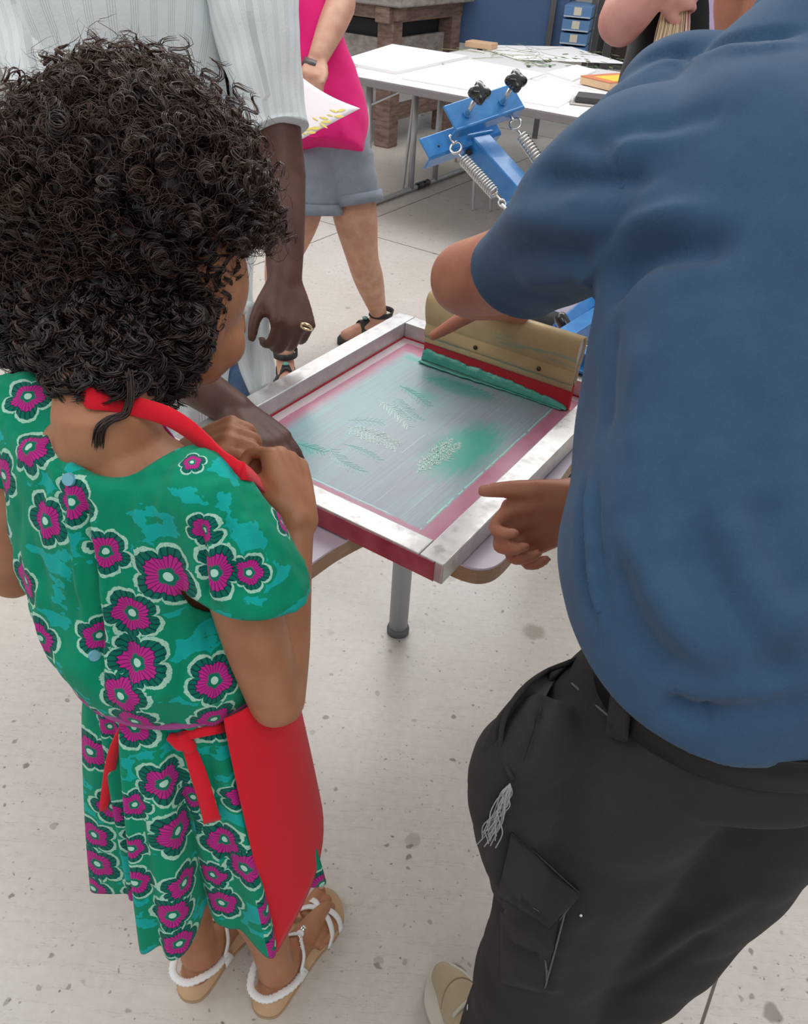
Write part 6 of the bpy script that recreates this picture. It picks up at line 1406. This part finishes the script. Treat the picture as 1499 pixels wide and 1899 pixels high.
# ------------------------------------------------------------------ blonde woman at the right
bw = root('woman', (0.75, 2.10, 0), 'blonde woman in a black apron over a lilac top, elbow raised, beyond the blue shirt', 'person')
b0, b1, b2 = pt(1240, 330, 1.98), pt(1262, 150, 1.95), pt(1300, -30, 1.90)
bk = [torso([(b0-A(0, 0, 0.12), rt*0.13, fw*0.10), (b0, rt*0.115, fw*0.09), (b1, rt*0.12, fw*0.10), (b2, rt*0.14, fw*0.09), (b2+up*0.05, rt*0.07, fw*0.05)], 30, 5)]
bE = pt(1150, 42, 1.78); bS = pt(1225, -110, 1.86); bH = pt(1222, -20, 1.70)
bk.append(tube([bS, bE*0.6+bS*0.4, bE], [0.058, 0.056, 0.050], 20, 5)); bk.append(tube([bE, pt(1185, 8, 1.73), bH], [0.051, 0.046, 0.032], 20, 5))
hp, _h = hand(bH, pt(1262, -20, 1.72)-bH, nrm(iv(0, 0.3, -1)), 1, 0.17, ((30, 50, 30),)*4); bk += hp
bhc = b2+up*0.24-fw*0.03; bk += head_parts(bhc, nrm(-fw-rt*0.3), nrm(rt-fw*0.3), up, 0.95); bk.append(tube([b2, bhc], [0.05, 0.048], 16, 1))
bk.append(tube([pt(1390, -60, 1.9), pt(1400, 200, 1.9), pt(1320, 330, 1.85)], [0.05, 0.042, 0.03], 16, 4)); bk += hand(pt(1320, 330, 1.85), pt(1270, 380, 1.82)-pt(1320, 330, 1.85), -fw, 1, 0.17)[0]
for sg in (-1, 1): bk.append(tube([b0+A(sg*0.07, 0, -0.12), b0*A(1, 1, 0)+A(sg*0.08, 0.03, 0.45), b0*A(1, 1, 0)+A(sg*0.09, 0.02, 0.06)], [0.085, 0.06, 0.04], 18, 4))
V, Fc = remesh(bk, 0.005, 5); mkmesh('body', V, Fc, SK_ROSE, bw); eyes(bhc, nrm(-fw-rt*0.3), nrm(rt-fw*0.3), up, bw, 0.011, 0.03, 0.078, 0)
V, Fc = remesh([torso([(b0-A(0, 0, 0.1), rt*0.135, fw*0.105), (b0, rt*0.125, fw*0.10), (b1, rt*0.128, fw*0.108), (b2-up*0.01, rt*0.148, fw*0.10)], 36, 5)], 0.008, 5); mkmesh('lilac_top', rumple(V, Fc, 0.006, 10), Fc, LAV, bw)
V, Fc = remesh([torso([(b0*A(1, 1, 0)+A(-0.02, -0.02, 0.42), rt*0.17, fw*0.12), (b0+A(-0.02, 0, -0.15), rt*0.155, fw*0.125), (b0-rt*0.02, rt*0.135, fw*0.115), (b1-rt*0.035, rt*0.112, fw*0.122), (b2-rt*0.06-up*0.02, rt*0.09, fw*0.115)], 36, 5)], 0.008, 5); mkmesh('black_apron', rumple(V, Fc, 0.008, 7), Fc, BLACKC, bw)
for sg in (-1, 1):
    V, Fc = remesh([tube([b0+A(sg*0.07, 0, -0.10), b0*A(1, 1, 0)+A(sg*0.08, 0.03, 0.45), b0*A(1, 1, 0)+A(sg*0.09, 0.02, 0.10)], [0.095, 0.075, 0.06], 20, 4)], 0.01, 3); mkmesh('trouser_leg', V, Fc, BLACKC, bw)
    mkmesh('shoe', *remesh([ball(b0*A(1, 1, 0)+A(sg*0.09, -0.04, 0.04), 0.045, 0.12, 0.04)], 0.007, 2), BLKM, bw)
BLON = M_('blonde_hair', (0.62, 0.46, 0.27), 0.45, spec=0.4); q = NB(BLON); at = q.n('ShaderNodeAttribute'); at.attribute_name = 'tint'; q.col(q.mix(at.outputs['Fac'], (0.72, 0.58, 0.38), (0.45, 0.16, 0.24)))
CV, CFc, CT = [], [], []; off_ = 0
for i in range(420):
    a = RNG.uniform(0, 1); dd_ = RNG.uniform(-0.015, 0.015)
    P = [pt(1258+a*34+RNG.normal(0, 3), -120, 1.80+dd_), pt(1240+a*42, -30, 1.775+dd_), pt(1222+a*55, 60, 1.765+dd_), pt(1202+a*68, 130, 1.77+dd_), pt(1190+a*70, 200, 1.79+dd_)]
    P = [p_+RNG.normal(0, 0.002, 3) for p_ in P]; add_curl(catmull(np.array(P), 5), 0.0017, min(1, max(0, (a-0.66)*3)) if RNG.random() < 0.8 else 0.1, 4)
V, Fc = remesh([ball(bhc+up*0.02+fw*0.03, rt*0.092, fw*0.10, up*0.105)], 0.008, 2)
bh = mkmesh('hair', V, Fc, BLON, bw); bh.data.attributes.new('tint', 'FLOAT', 'POINT')
fastmesh('long_hair', np.vstack(CV), np.vstack(CFc), BLON, bh, np.concatenate(CT))['kind'] = 'stuff'
